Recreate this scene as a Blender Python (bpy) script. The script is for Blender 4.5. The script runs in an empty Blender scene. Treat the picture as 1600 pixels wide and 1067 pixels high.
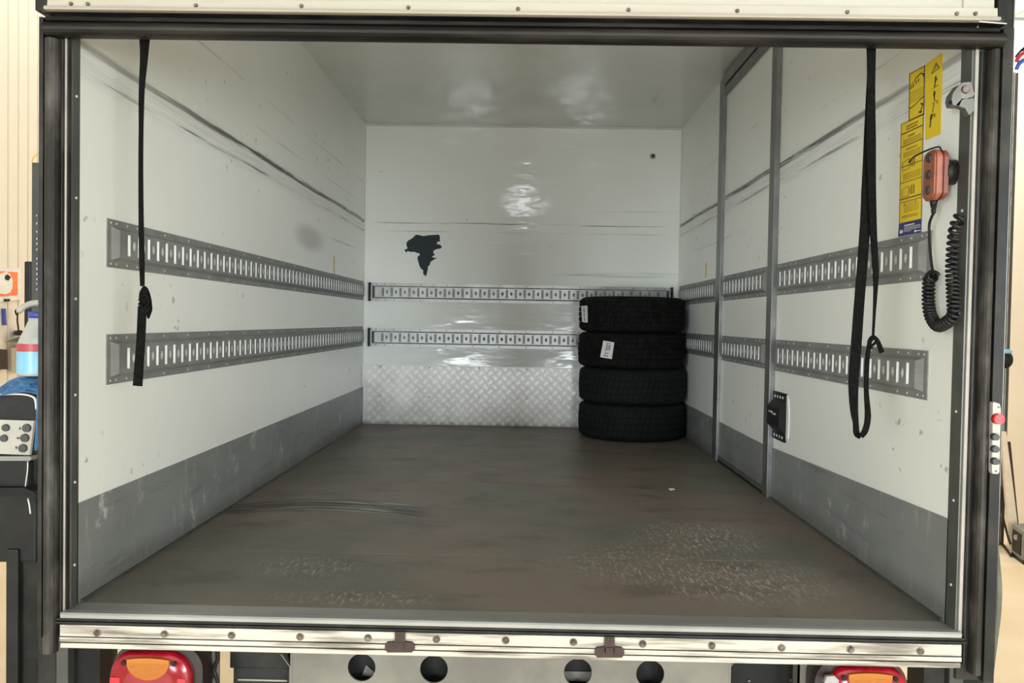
import bpy, bmesh, math, random
from mathutils import Vector, Matrix
random.seed(7)
SC = bpy.context.scene
COL = SC.collection

# ------------------------------------------------------------------ camera
CAM = Vector((0.0272, -2.0028, 0.7049)); YAW, PITCH, ROLL, F = -0.0143, -0.0246, 0.0170, 1310.0
L, H, HW = 3.5885, 1.9966, 1.05         # inside depth, height and half width of the cargo box
_f = Vector((math.sin(YAW)*math.cos(PITCH), math.cos(YAW)*math.cos(PITCH), math.sin(PITCH)))
_r = Vector((math.cos(YAW), -math.sin(YAW), 0)); _u = _r.cross(_f)
RT = _r*math.cos(ROLL) + _u*math.sin(ROLL); UP = -_r*math.sin(ROLL) + _u*math.cos(ROLL)
cd = bpy.data.cameras.new('camera'); cam = bpy.data.objects.new('camera', cd); COL.objects.link(cam)
M3 = Matrix((RT, UP, -_f)).transposed()
cam.matrix_world = Matrix.Translation(CAM) @ M3.to_4x4()
cd.sensor_width = 36; cd.lens = F/1600*36; cd.clip_start = 0.05; SC.camera = cam

def at(x, y, X=None, Y=None, Z=None):   # the place where a sight line meets a known real plane
    d = _f + RT*((x-800)/F) - UP*((y-533.5)/F)
    i, v = (0, X) if X is not None else ((1, Y) if Y is not None else (2, Z))
    return CAM + d*((v-CAM[i])/d[i])

# ------------------------------------------------------------------ light
SC.view_settings.view_transform = 'Standard'; SC.view_settings.look = 'None'
SC.view_settings.gamma = 1.0; SC.view_settings.use_curve_mapping = False
SC.view_settings.exposure = 0.0
SC.cycles.blur_glossy = 1.0; SC.cycles.caustics_reflective = False; SC.cycles.caustics_refractive = False
w = bpy.data.worlds.new('hall_air'); SC.world = w; w.use_nodes = True
bg = w.node_tree.nodes['Background']; bg.inputs[0].default_value = (.97, 0.98, 1.0, 1); bg.inputs[1].default_value = 0.14
def area(name, loc, size, power, target=None, col=(1, .96, .9), shape='RECTANGLE'):
    l = bpy.data.lights.new(name, 'AREA'); l.shape = shape; l.size = size[0]; l.size_y = size[1]
    l.energy = power; l.color = col
    o = bpy.data.objects.new(name, l); COL.objects.link(o); o.location = loc
    d = (Vector(target) - Vector(loc)) if target else Vector((0, 0, -1))
    o.rotation_euler = d.to_track_quat('-Z', 'Y').to_euler(); return o
area('ceiling_light_left', (-2.4, 4.5, 4.6), (.6, 8), 160, None, (1, .96, .87))
area('ceiling_light_right', (3.0, 7.5, 4.2), (.6, 9), 370, None, (1, .96, .87))
area('ceiling_light_rear', (0.0, -6.5, 4.2), (6, 3), 150, (0, 0, .2), (1, .94, .84))
area('side_fill_left', (-4.6, -6.4, .9), (3.4, 2.2), 930, (.9, 2.0, .6), (.84, .94, .98))  # added fill from behind, brightens the right inner wall
area('side_fill_right', (4.6, -6.4, .9), (3.4, 2.2), 930, (-.9, 2.0, .6), (.84, .94, .98))  # matching added fill for the left inner wall
area('work_lamp_left', (-.82, -3.1, -.08), (.55, .4), 26, (-.1, 3.5, .6), (.90, .97, 1), 'ELLIPSE')
area('work_lamp_right', (.80, -3.1, -.08), (.55, .4), 26, (.2, 3.5, .6), (.90, .97, 1), 'ELLIPSE')
area('interior_lamp', (.0, .30, 1.96), (.16, .16), 2.8, (0, 3.5, 1.4), (.92, .96, 1), 'ELLIPSE')

# ------------------------------------------------------------------ materials
class T:
    """tiny node expression helper"""
    def __init__(s, name):
        s.m = bpy.data.materials.new(name); s.m.use_nodes = True; s.n = s.m.node_tree.nodes; s.l = s.m.node_tree.links
        s.b = s.n['Principled BSDF']; s.tc = s.n.new('ShaderNodeTexCoord')
        s.sep = s.n.new('ShaderNodeSeparateXYZ'); s.l.new(s.tc.outputs['Object'], s.sep.inputs[0])
    def put(s, inp, v):
        if hasattr(v, 'is_linked') or isinstance(v, bpy.types.NodeSocket): s.l.new(v, inp)
        elif isinstance(v, (tuple, list)) and len(v) == 3 and inp.type == 'RGBA': inp.default_value = (*v, 1)
        else: inp.default_value = v
    def ma(s, op, a, b=0., c=0., clamp=False):
        k = s.n.new('ShaderNodeMath'); k.operation = op; k.use_clamp = clamp
        s.put(k.inputs[0], a); s.put(k.inputs[1], b); s.put(k.inputs[2], c); return k.outputs[0]
    def X(s): return s.sep.outputs[0]
    def Y(s): return s.sep.outputs[1]
    def Z(s): return s.sep.outputs[2]
    def noise(s, scale, sc=(1, 1, 1), detail=4, rough=.55, off=(0, 0, 0), rot=(0, 0, 0)):
        mp = s.n.new('ShaderNodeMapping'); mp.inputs['Scale'].default_value = sc; mp.inputs['Location'].default_value = off
        mp.inputs['Rotation'].default_value = rot
        s.l.new(s.tc.outputs['Object'], mp.inputs[0])
        k = s.n.new('ShaderNodeTexNoise'); k.inputs['Scale'].default_value = scale; k.inputs['Detail'].default_value = detail
        k.inputs['Roughness'].default_value = rough; s.l.new(mp.outputs[0], k.inputs['Vector']); return k.outputs[0]
    def step(s, v, a, b):    # smooth 0..1 as v goes a..b
        k = s.n.new('ShaderNodeMapRange'); k.interpolation_type = 'SMOOTHSTEP'; s.put(k.inputs[0], v)
        k.inputs[1].default_value = min(a, b); k.inputs[2].default_value = max(a, b)
        k.inputs[3].default_value = 0 if a < b else 1; k.inputs[4].default_value = 1 if a < b else 0; return k.outputs[0]
    def mul(s, *v):
        o = v[0]
        for q in v[1:]: o = s.ma('MULTIPLY', o, q)
        return o
    def mx(s, *v):
        o = v[0]
        for q in v[1:]: o = s.ma('MAXIMUM', o, q)
        return o
    def mix(s, f, a, b):
        k = s.n.new('ShaderNodeMix'); k.data_type = 'RGBA'; s.put(k.inputs[0], f); s.put(k.inputs[6], a); s.put(k.inputs[7], b); return k.outputs[2]
    def bump(s, h, st=.3, dist=.01):
        k = s.n.new('ShaderNodeBump'); k.inputs['Strength'].default_value = st; k.inputs['Distance'].default_value = dist
        s.put(k.inputs['Height'], h); s.l.new(k.outputs[0], s.b.inputs['Normal'])
    def band(s, coord, c, wd, soft):  # 1 within wd of c
        return s.step(s.ma('ABSOLUTE', s.ma('SUBTRACT', coord, c)), wd+soft, wd)
    def out(s, col, rough=.5, metal=0., **k):
        s.put(s.b.inputs['Base Color'], col); s.put(s.b.inputs['Roughness'], rough); s.put(s.b.inputs['Metallic'], metal)
        for a, v in k.items(): s.put(s.b.inputs[a.replace('_', ' ')], v)
        return s.m

def worn(name, a, b, rough=.5, metal=0., scale=12, sc=(1, 1, 1), bump=0., lo=.35, hi=.7, **k):
    t = T(name); n = t.noise(scale, sc, 5)
    if bump: t.bump(t.noise(scale*4, sc, 4), bump, .004)
    rr = t.ma('ADD', t.ma('MULTIPLY', n, .2), rough-.1)
    return t.out(t.mix(t.step(n, lo, hi), a, b), rr, metal, **k)

def wall_mat(name, side):
    t = T(name); al = t.Y() if side else t.X()
    s1 = (1, 1, 1)
    wob = t.ma('MULTIPLY', t.ma('SUBTRACT', t.noise(1.6, (1, 1, .05), 3), .5), .02)
    z = t.ma('ADD', t.Z(), wob)
    st = (8, 2.0, 90) if side else (2.0, 8, 90)
    gr = t.step(t.noise(1.4, st, 5, .7), .35, .62); gr2 = t.step(t.noise(1.1, st, 4, .6, (3, 7, 1)), .45, .62)
    lo = t.step(t.noise(.9, (1, 1, .1), 3, .5, (5, 2, 0)), .38, .6)
    if side:
        far = t.step(al, .05, 1.3)
        d = t.mx(t.mul(t.band(z, 1.352, .005, .011), t.step(t.noise(1.4, st, 5, .7), .30, .52), t.ma('ADD', t.mul(far, .5), .5)),
                 t.mul(t.band(z, 1.29, .001, .008), gr2, .85), t.mul(t.band(z, 1.60, .001, .007), gr2, .35),
                 t.mul(t.band(z, 1.145, .001, .005), gr2, t.step(al, 1.6, 2.4), .5), t.mul(t.band(z, 1.46, .001, .005), gr2, lo, .3),
                 t.mul(t.band(z, 1.32, .03, .04), gr, .16))
        if side < 0:
            e = t.ma('SQRT', t.ma('ADD', t.ma('POWER', t.ma('MULTIPLY', t.ma('SUBTRACT', al, 2.18), 3.2), 2.), t.ma('POWER', t.ma('MULTIPLY', t.ma('SUBTRACT', t.Z(), 1.10), 14.), 2.)))
            d = t.mx(d, t.mul(t.step(e, 1.2, .3), .36))
    else:
        ends = t.step(t.ma('ABSOLUTE', t.X()), 1.0, .9)
        d = t.mx(t.mul(t.band(z, 1.346, .001, .006), gr2, ends, .75), t.mul(t.band(z, 1.29, .0005, .005), gr2, ends, .4),
                 t.mul(t.band(z, 1.02, .004, .02), gr2, t.step(t.X(), .1, .4), .3), t.mul(t.band(z, 1.44, .001, .005), gr2, lo, .2))
    # small scattered scuffs
    sp = (1, 9, 34) if side else (9, 1, 34)
    sc1 = t.mul(t.step(t.noise(1.0, sp, 3, .6, (1, 4, 2)), .70, .80), .22)
    sp2 = t.mul(t.step(t.noise(26, (1, 1, 1), 2, .5, (1, 4, 2)), .68 if side else .75, .74 if side else .80), t.step(t.noise(1.7, (1, 1, 1), 2), .48, .6), .45)
    d = t.mx(d, sc1, sp2)
    tone = t.mix(t.step(t.noise(1.3, s1, 4), .3, .7), (.835, .835, .785), (.87, .87, .82))
    c = t.mix(d, tone, (.035, .035, .033))
    hb = t.noise(2.2, (1, 1, 3.0) if side else (1.2, 1, 3.2), 3, .5)
    h2 = t.noise(60, (1, 1, 1), 3, .6)
    t.bump(hb, .35 if not side else .12, .02 if not side else .01)
    return t.out(c, t.ma('ADD', t.ma('MULTIPLY', t.noise(5, s1, 4), .10), .09 if not side else .30), 0., Specular_IOR_Level=.5)

def floor_mat():
    t = T('worn brown phenolic deck')
    big = t.step(t.noise(1.3, (1, 1, 1), 4, .5), .4, .62)
    c = t.mix(big, (.205, .158, .128), (.142, .139, .106))
    c = t.mix(t.mul(t.step(t.noise(11, (.9, 1.4, 1), 6, .7), .47, .66), .45), c, (.19, .165, .14))
    c = t.mix(t.mul(t.step(t.noise(5, (.8, 1.3, 1), 6, .65, (3, 1, 0)), .50, .66), .45), c, (.062, .055, .045))
    def blob(x, y, rx, ry):
        e = t.ma('SQRT', t.ma('ADD', t.ma('POWER', t.ma('DIVIDE', t.ma('SUBTRACT', t.X(), x), rx), 2.), t.ma('POWER', t.ma('DIVIDE', t.ma('SUBTRACT', t.Y(), y), ry), 2.)))
        return t.step(e, 1.0, .3)
    P = [at(1150, 905, Z=0), at(1090, 840, Z=0), at(480, 885, Z=0), at(560, 935, Z=0), at(1000, 880, Z=0), at(995, 722, Z=0), at(485, 788, Z=0)]
    clus = t.mx(blob(P[0].x, P[0].y, .34, .28), blob(P[1].x, P[1].y, .3, .3), t.mul(blob(P[2].x, P[2].y, .2, .14), .8), t.mul(blob(P[3].x, P[3].y, .3, .08), .8), t.mul(blob(P[4].x, P[4].y, .35, .3), .7))
    s1 = t.step(t.noise(34, (2.2, .9, 1), 7, .8, (0, 0, 0), (0, 0, .6)), .525, .60)
    s2 = t.step(t.noise(16, (7, .6, 1), 4, .6, (2, 1, 0), (0, 0, .5)), .60, .65)
    s3 = t.step(t.noise(48, (1, 1, 1), 3, .6, (2, 1, 0)), .64, .72)
    c = t.mix(t.mul(t.mx(s1, s2), clus, .95), c, (.48, .43, .36))
    c = t.mix(t.mul(s3, .55), c, (.30, .27, .22))
    # dark wiped arc and its pale streaks
    dx = t.ma('SUBTRACT', t.X(), P[6].x+.08); yp = t.ma('ADD', t.ma('SUBTRACT', t.Y(), P[6].y), t.ma('MULTIPLY', t.ma('MULTIPLY', dx, dx), .75))
    cv = t.n.new('ShaderNodeCombineXYZ'); t.put(cv.inputs[0], t.ma('MULTIPLY', dx, 3.)); t.put(cv.inputs[1], t.ma('MULTIPLY', yp, 42.))
    def arcn(off):
        k = t.n.new('ShaderNodeTexNoise'); k.inputs['Scale'].default_value = 1.; k.inputs['Detail'].default_value = 4
        va = t.n.new('ShaderNodeVectorMath'); va.operation = 'ADD'; t.l.new(cv.outputs[0], va.inputs[0]); va.inputs[1].default_value = (off, off, 0); t.l.new(va.outputs[0], k.inputs['Vector']); return k.outputs[0]
    q = t.mul(t.step(t.ma('ABSOLUTE', yp), .13, .05), t.step(t.ma('ABSOLUTE', dx), .44, .30))
    c = t.mix(t.mul(q, t.step(arcn(0.), .36, .50), .9), c, (.028, .027, .027))
    c = t.mix(t.mul(q, t.step(arcn(9.), .56, .62), .9), c, (.50, .48, .44))
    c = t.mix(t.mul(blob(P[5].x, P[5].y, .22, .10), t.step(t.noise(9, (1, 2, 1), 4), .4, .6), .55), c, (.17, .17, .11))
    yl = at(900, 871, Z=0).y
    seam = t.mul(t.band(t.Y(), yl, .0012, .0015), t.step(t.noise(3, (2, .01, 1), 4, .7), .42, .55), t.step(t.X(), .95, .75))
    c = t.mix(t.mul(seam, .8), c, (.38, .34, .27))
    t.bump(t.noise(40, (1, 1, 1), 5, .6), .12, .004)
    r = t.ma('ADD', t.ma('MULTIPLY', t.noise(4, (1, 1, 1), 4), .25), .30)
    return t.out(c, r, 0.)

def skirt_mat():
    t = T('grey scratched plastic skirting')
    c = t.mix(t.step(t.noise(3, (1, 1, 2), 4), .35, .65), (.19, .196, .19), (.225, .23, .223))
    c = t.mix(t.mul(t.step(t.noise(9, (1, 1.2, 1), 6, .75), .56, .68), t.step(t.noise(2.2, (1, 1, 1), 2), .42, .58), .8), c, (.5, .5, .48))
    c = t.mix(t.mul(t.step(t.noise(4, (1, 9, 1.2), 3, .6, (5, 0, 0)), .55, .64), t.step(t.noise(5, (1, 1, 1), 3), .45, .6), .3), c, (.42, .42, .40))
    c = t.mix(t.mul(t.step(t.noise(3, (1, 1, 9), 5, .7, (0, 3, 0)), .55, .7), .3), c, (.05, .045, .04))
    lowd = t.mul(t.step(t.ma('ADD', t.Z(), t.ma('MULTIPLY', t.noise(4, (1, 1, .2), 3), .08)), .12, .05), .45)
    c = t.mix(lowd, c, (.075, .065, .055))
    return t.out(c, .48)

M = {}
M['wall_side_left'] = wall_mat('white wall paint left', -1); M['wall_side_right'] = wall_mat('white wall paint right', 1)
M['wall_back'] = wall_mat('white wall paint back', 0)
M['ceil'] = worn('grey white ceiling laminate', (.60, .60, .54), (.64, .64, .58), .13, 0, 2)
M['deck'] = floor_mat(); M['skirt'] = skirt_mat()
M['zinc'] = worn('galvanised steel', (.30, .30, .29), (.42, .42, .41), .42, .85, 14)
M['zinc_dark'] = worn('grey anodised steel', (.20, .20, .195), (.28, .28, .27), .42, .75, 10)
M['zinc_side'] = worn('dull zinc rail', (.20, .20, .195), (.26, .26, .252), .55, .08, 9, (1, 1, 2))
M['zinc_back'] = worn('bright zinc rail', (.42, .42, .41), (.55, .55, .53), .38, .75, 9)
M['slot'] = worn('lit white slot lining', (.84, .84, .82), (.9, .9, .88), .4, 0.)  # bright colour stands in for the lit wall behind the slots
M['slot_dark'] = worn('shadow grey slot backing', (.22, .22, .21), (.34, .34, .33), .4, .3)  # recess shade of the back rail slots put into the colour
M['rivet'] = worn('rivet metal', (.75, .75, .73), (.85, .85, .83), .35, .5)
M['rivet_slot_dark'] = worn('dark rivet and slot shade', (.03, .03, .03), (.05, .05, .05), .5)
M['dark_steel'] = worn('dark steel', (.015, .015, .014), (.030, .029, .026), .45, .2, Specular_IOR_Level=.22)
M['alu'] = worn('brushed aluminium', (.34, .34, .325), (.46, .46, .44), .42, .6, 6, (.25, 1, 1))
M['alu_pale'] = worn('dirty pale aluminium', (.50, .46, .39), (.17, .15, .12), .42, .3, 5, (.8, 4, 12), 0, .42, .66)
M['alu_strip'] = worn('pale rubber lip', (.26, .235, .20), (.36, .33, .29), .5, .1, 8)
M['jamb'] = worn('grey green jamb', (.10, .105, .092), (.155, .155, .14), .42, .5, 10, (1, 1, .4))
M['rubber'] = worn('worn black rubber', (.011, .010, .009), (.045, .039, .033), .42, 0, 7, (1, 1, 1), .15, .4, .75, Specular_IOR_Level=.22)
M['rubber_tube'] = worn('scuffed rubber tube', (.022, .019, .016), (.10, .092, .083), .38, 0, 11, (1.4, 1.4, .6), .3, .42, .78, Specular_IOR_Level=.22)
M['rubber_lintel'] = worn('scuffed lintel rubber', (.008, .007, .006), (.030, .026, .022), .45, 0, 9, (.35, 2, 3), .3, .40, .75, Specular_IOR_Level=.22)
M['black'] = worn('black', (.006, .006, .006), (.012, .012, .012), .5, Specular_IOR_Level=.22)
M['strap'] = worn('black webbing', (.004, .004, .004), (.008, .008, .007), .9, 0, 90, Specular_IOR_Level=.05)
M['cream'] = worn('cream painted panel', (.40, .37, .31), (.44, .41, .345), .42, 0, 2)
M['cream_rail'] = worn('cream aluminium trim', (.42, .38, .31), (.48, .44, .37), .4, .15, 6, (.3, 1, 3))
M['hall_wall'] = worn('cream sheet wall', (.75, .70, .60), (.79, .74, .64), .55, 0, 1.2)
M['hall_floor'] = worn('cream epoxy floor', (.74, .58, .38), (.80, .66, .46), .38, 0, 2.2, (1, 1, 1), 0, .3, .7)
M['tyre_a'] = worn('dusty black tread', (.005, .005, .0045), (.013, .0125, .011), .85, 0, 30, (1, 1, 1), .4, Specular_IOR_Level=.12)
M['tyre_b'] = worn('matte black tyre', (.006, .0075, .008), (.010, .0115, .012), .85, 0, 14, (1, 1, 1), .2, Specular_IOR_Level=.22)
M['white'] = worn('white paper', (.72, .72, .70), (.8, .8, .78), .6)
M['ink'] = worn('black ink', (.02, .02, .02), (.035, .03, .03), .6)
M['ink_soft'] = worn('worn brown ink', (.20, .13, .01), (.32, .22, .015), .6)
M['yellow'] = worn('yellow vinyl', (.80, .56, .012), (.86, .62, .02), .4, 0, 6)
M['yellow_grime'] = worn('grimy yellow vinyl', (.52, .40, .05), (.78, .56, .02), .45, 0, 5)
M['blue_vinyl'] = worn('navy vinyl', (.018, .024, .13), (.025, .03, .16), .4)
M['orange'] = worn('faded orange plastic', (.25, .072, .035), (.33, .105, .055), .45, 0, 25)
M['orange_dark'] = worn('shaded side plastic', (.15, .032, .015), (.20, .045, .022), .45, 0, 25)  # darker copy of the orange, side shade put into the colour
M['cable'] = worn('black cable', (.010, .010, .010), (.016, .016, .016), .28, Specular_IOR_Level=.22)
M['stone'] = worn('worn cast plate', (.14, .13, .115), (.20, .19, .165), .5, 0, 20)
M['rivet_pale'] = worn('pale chipped plastic', (.30, .28, .27), (.40, .38, .37), .5)
M['boss'] = worn('light pressed boss', (.42, .42, .40), (.5, .5, .48), .45)
M['rust'] = worn('rust brown steel', (.028, .015, .011), (.055, .030, .023), .6, .2, 40)
M['bolt'] = worn('rusty bolt', (.06, .045, .035), (.22, .18, .15), .5, .5, 60)
M['green'] = worn('dark green bare core', (.002, .011, .012), (.004, .019, .020), .6, 0, 20)
M['torn'] = worn('torn white laminate edge', (.78, .80, .76), (.88, .88, .85), .5, 0, 60)
M['red'] = worn('red lens', (.20, .003, .008), (.30, .006, .014), .18, 0, 30)
M['red_bright'] = worn('bright red reflector', (.50, .01, .02), (.6, .02, .03), .15, 0, 30)
M['amber'] = worn('amber lens', (.38, .115, .004), (.40, .125, .005), .25, 0, 3)
M['housing'] = worn('dark maroon housing', (.016, .008, .008), (.028, .014, .013), .4)
M['under'] = worn('weathered galvanised plate', (.20, .19, .16), (.14, .13, .11), .5, .3, 5, (1, 1, 1), 0, .35, .65)
M['machine'] = worn('charcoal machine plastic', (.014, .014, .0135), (.022, .022, .021), .45, Specular_IOR_Level=.22)
M['panel_white'] = worn('pale panel', (.40, .38, .33), (.46, .435, .39), .4)
M['button'] = worn('grey black button', (.035, .035, .034), (.05, .05, .048), .45)
M['cloth'] = worn('blue cloth', (.06, .20, .46), (.12, .33, .62), .85, 0, 10)
M['bottle'] = worn('grey clear plastic', (.42, .44, .42), (.55, .57, .54), .15, 0, 8)
M['label_blue'] = worn('pale blue liquid label', (.20, .50, .72), (.30, .60, .80), .3)
M['label_red'] = worn('red label', (.42, .05, .07), (.5, .1, .12), .4)
M['cap_blue'] = worn('blue cap', (.03, .05, .32), (.05, .08, .4), .3)
M['poster_orange'] = worn('orange print', (.85, .20, .06), (.9, .24, .08), .5)
M['red_button'] = worn('red button', (.60, .02, .025), (.70, .03, .03), .3)
M['hose'] = worn('grey ribbed hose', (.13, .14, .11), (.21, .22, .17), .5)
M['grey_post'] = worn('grey painted post', (.040, .042, .038), (.070, .070, .062), .45, .1, 5)
M['wood'] = worn('whitish board', (.72, .62, .50), (.80, .70, .58), .6)
M['hose_red'] = worn('red hose', (.5, .03, .03), (.6, .04, .04), .4); M['hose_blue'] = worn('blue hose', (.04, .10, .5), (.06, .13, .6), .4)
def tread_plate_mat():
    t = T('bright tread plate'); n = t.noise(7, (1, 1, 1), 4)
    c = t.mix(t.step(n, .35, .7), (.46, .445, .42), (.60, .585, .56))
    d = t.mul(t.step(t.ma('ADD', t.Z(), t.ma('MULTIPLY', t.noise(12, (1, 1, 1), 4), .05)), .055, .02), .6)
    c = t.mix(d, c, (.13, .11, .08))
    return t.out(c, t.ma('ADD', t.ma('MULTIPLY', n, .16), .38), .95)
M['tread_plate'] = tread_plate_mat()
M['tread_bar'] = worn('raised bar metal', (.98, .96, .93), (1, .98, .96), .34, .9, 20)

# ------------------------------------------------------------------ mesh helpers
def link(name, bm, mats, parent=None, smooth=False, loc=None):
    me = bpy.data.meshes.new(name); bm.normal_update(); bm.to_mesh(me); bm.free()
    for m in (mats if isinstance(mats, (list, tuple)) else [mats]): me.materials.append(M[m])
    if smooth:
        for p in me.polygons: p.use_smooth = True
    o = bpy.data.objects.new(name, me); COL.objects.link(o)
    if loc: o.location = loc
    if parent: o.parent = parent
    return o
def thing(name, label, cat, loc=(0, 0, 0), group=None):
    o = bpy.data.objects.new(name, None); COL.objects.link(o); o.location = loc; o['label'] = label; o['category'] = cat
    o.empty_display_size = .05
    if group: o['group'] = group
    return o
def tag(o, label, cat, group=None):
    o['label'] = label; o['category'] = cat
    if group: o['group'] = group
    return o
def struct(o): o['kind'] = 'structure'; return o
def stuff(o): o['kind'] = 'stuff'; return o
def box(bm, a, b, bev=0., mi=0):
    x0, y0, z0 = [min(a[i], b[i]) for i in range(3)]; x1, y1, z1 = [max(a[i], b[i]) for i in range(3)]
    t = bmesh.new(); v = [t.verts.new(p) for p in ((x0,y0,z0),(x1,y0,z0),(x1,y1,z0),(x0,y1,z0),(x0,y0,z1),(x1,y0,z1),(x1,y1,z1),(x0,y1,z1))]
    for f in ((0,3,2,1),(4,5,6,7),(0,1,5,4),(1,2,6,5),(2,3,7,6),(3,0,4,7)): t.faces.new([v[i] for i in f])
    if bev: bmesh.ops.bevel(t, geom=t.edges[:], offset=bev, segments=2, profile=.7, affect='EDGES')
    merge(bm, t, mi); return bm
def merge(bm, t, mi=None):
    vm = {v: bm.verts.new(v.co) for v in t.verts}
    for f in t.faces:
        try: g = bm.faces.new([vm[v] for v in f.verts]); g.material_index = f.material_index if mi is None else mi; g.smooth = f.smooth
        except ValueError: pass
    t.free()
def B(): return bmesh.new()
def frame_of(d):
    d = d.normalized(); a = Vector((0, 0, 1)) if abs(d.z) < .9 else Vector((1, 0, 0)); u = d.cross(a).normalized(); return u, u.cross(d).normalized()
def cyl(bm, p, q, r, n=16, r2=None, mi=0, cap=True):
    p, q = Vector(p), Vector(q); u, v = frame_of(q-p); r2 = r if r2 is None else r2
    A = [bm.verts.new(p+(u*math.cos(2*math.pi*i/n)+v*math.sin(2*math.pi*i/n))*r) for i in range(n)]
    C = [bm.verts.new(q+(u*math.cos(2*math.pi*i/n)+v*math.sin(2*math.pi*i/n))*r2) for i in range(n)]
    for i in range(n):
        f = bm.faces.new((A[i], A[(i+1) % n], C[(i+1) % n], C[i])); f.material_index = mi; f.smooth = True
    if cap:
        for f in (bm.faces.new(C), bm.faces.new(A[::-1])): f.material_index = mi
def tube(bm, pts, r, n=8, mi=0):
    pts = [Vector(p) for p in pts]; rings = []; u = None
    for i, p in enumerate(pts):
        d = (pts[min(i+1, len(pts)-1)] - pts[max(i-1, 0)]).normalized()
        if u is None: u, v = frame_of(d)
        else: u = (u - d*u.dot(d)).normalized(); v = u.cross(d).normalized()
        rings.append([bm.verts.new(p+(u*math.cos(2*math.pi*k/n)+v*math.sin(2*math.pi*k/n))*r) for k in range(n)])
    for a, b in zip(rings, rings[1:]):
        for k in range(n):
            f = bm.faces.new((a[k], a[(k+1) % n], b[(k+1) % n], b[k])); f.material_index = mi; f.smooth = True
    bm.faces.new(rings[0][::-1]).material_index = mi; bm.faces.new(rings[-1]).material_index = mi
def prism(bm, poly, off, mi=0):     # polygon (3-D points) extruded by vector off
    A = [bm.verts.new(Vector(p)) for p in poly]; C = [bm.verts.new(Vector(p)+Vector(off)) for p in poly]; n = len(poly)
    bm.faces.new(A[::-1]).material_index = mi; bm.faces.new(C).material_index = mi
    for i in range(n): bm.faces.new((A[i], A[(i+1) % n], C[(i+1) % n], C[i])).material_index = mi
    bmesh.ops.recalc_face_normals(bm, faces=bm.faces[:])
def spline(pts, n=10):
    pts = [Vector(p) for p in pts]; P = [pts[0]*2-pts[1]] + pts + [pts[-1]*2-pts[-2]]; o = []
    for i in range(1, len(P)-2):
        for k in range(n):
            t = k/n; a, b, c, d = P[i-1:i+3]
            o.append(.5*((2*b)+(c-a)*t+(2*a-5*b+4*c-d)*t*t+(3*b-a-3*c+d)*t**3))
    o.append(pts[-1]); return o
def ribbon(bm, pts, widths, wdir, th=.0016):
    wd = Vector(wdir); rows = []
    for i, p in enumerate(pts):
        d = (pts[min(i+1, len(pts)-1)] - pts[max(i-1, 0)]).normalized(); a = (wd - d*wd.dot(d)).normalized(); nn = a.cross(d)
        w2 = widths[i]/2
        rows.append([bm.verts.new(p+a*s*w2+nn*q*th) for s, q in ((-1, -1), (1, -1), (1, 1), (-1, 1))])
    for a, b in zip(rows, rows[1:]):
        for k in range(4): bm.faces.new((a[k], a[(k+1) % 4], b[(k+1) % 4], b[k]))
    bm.faces.new(rows[0][::-1]); bm.faces.new(rows[-1])
    bmesh.ops.recalc_face_normals(bm, faces=bm.faces[:])
def wlerp(ctrl, n):
    o = []
    for i in range(n):
        t = i/(n-1)*(len(ctrl)-1); k = min(int(t), len(ctrl)-2); o.append(ctrl[k]*(1-(t-k))+ctrl[k+1]*(t-k))
    return o

# ------------------------------------------------------------------ the cargo box (structure)
WT = .045
b = B(); box(b, (-HW-WT, 0, -.05), (-HW, L+WT, H+WT)); struct(link('wall_left', b, 'wall_side_left'))
b = B(); box(b, (HW, 0, -.05), (HW+WT, L+WT, H+WT)); struct(link('wall_right', b, 'wall_side_right'))
b = B(); box(b, (-HW, L, -.05), (HW, L+WT, H+WT)); struct(link('wall_back', b, 'wall_back'))
b = B(); box(b, (-HW, 0, H), (HW, L, H+WT)); struct(link('ceiling', b, 'ceil'))
b = B(); box(b, (-HW, .012, -.05), (HW, L, 0)); struct(link('floor', b, 'deck'))
def skirt(name, sx, y0, y1, z0, z1, th=.004):
    b = B(); X = sx*HW
    prism(b, [(X, y0, .0), (X, y1, .0), (X, y1, z1), (X, y0, z0)], (-sx*th, 0, 0)); return struct(link(name, b, 'skirt'))
yd0, yd1 = at(1209, 500, X=1.04).y, at(1119, 500, X=1.04).y      # near and far post of the side door
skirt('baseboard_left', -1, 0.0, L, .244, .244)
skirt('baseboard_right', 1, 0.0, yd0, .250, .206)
skirt('baseboard_right', 1, yd1, L, .203, .203)
# corner bead between deck and skirting
b = B(); box(b, (-HW+.004, .012, 0), (-HW+.012, L, .006)); box(b, (HW-.012, .012, 0), (HW-.004, yd0, .006)); struct(link('trim_1', b, 'jamb'))
# vertical corner joints of the box and a ceiling joint at the back
b = B(); box(b, (-HW, L-.006, .4), (-HW+.005, L, H)); box(b, (HW-.005, L-.006, 0), (HW, L, H)); box(b, (-HW, L-.01, H-.012), (HW, L, H)); struct(link('trim_2', b, 'ceil'))

# jambs: grey inner strip with screws, pale lip, one each side
def jamb(n, sx):
    b = B(); X = sx*HW
    jd = -.027 if sx < 0 else -.045; box(b, (X-sx*.004, jd, -.0), (X+sx*.022, .004, 1.42)); o = struct(link('trim_%d' % n, b, 'jamb'))
    b = B(); lw = .019 if sx < 0 else .006; box(b, (X+sx*.001, jd-lw, -.01), (X+sx*.006, jd, 1.40), .001); box(b, (X+sx*.007, jd-lw+.003, -.01), (X+sx*.010, jd, 1.40)); link('lip_strip', b, 'alu_strip', o)
    b = B()
    for z in (.10, .30, .51, .74, .98, 1.22): cyl(b, (X-sx*.004, jd*.5, z), (X-sx*.0065, jd*.5, z), .0035, 8)
    stuff(link('screws', b, 'rivet', o))
jamb(3, -1); jamb(4, 1)

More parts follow.
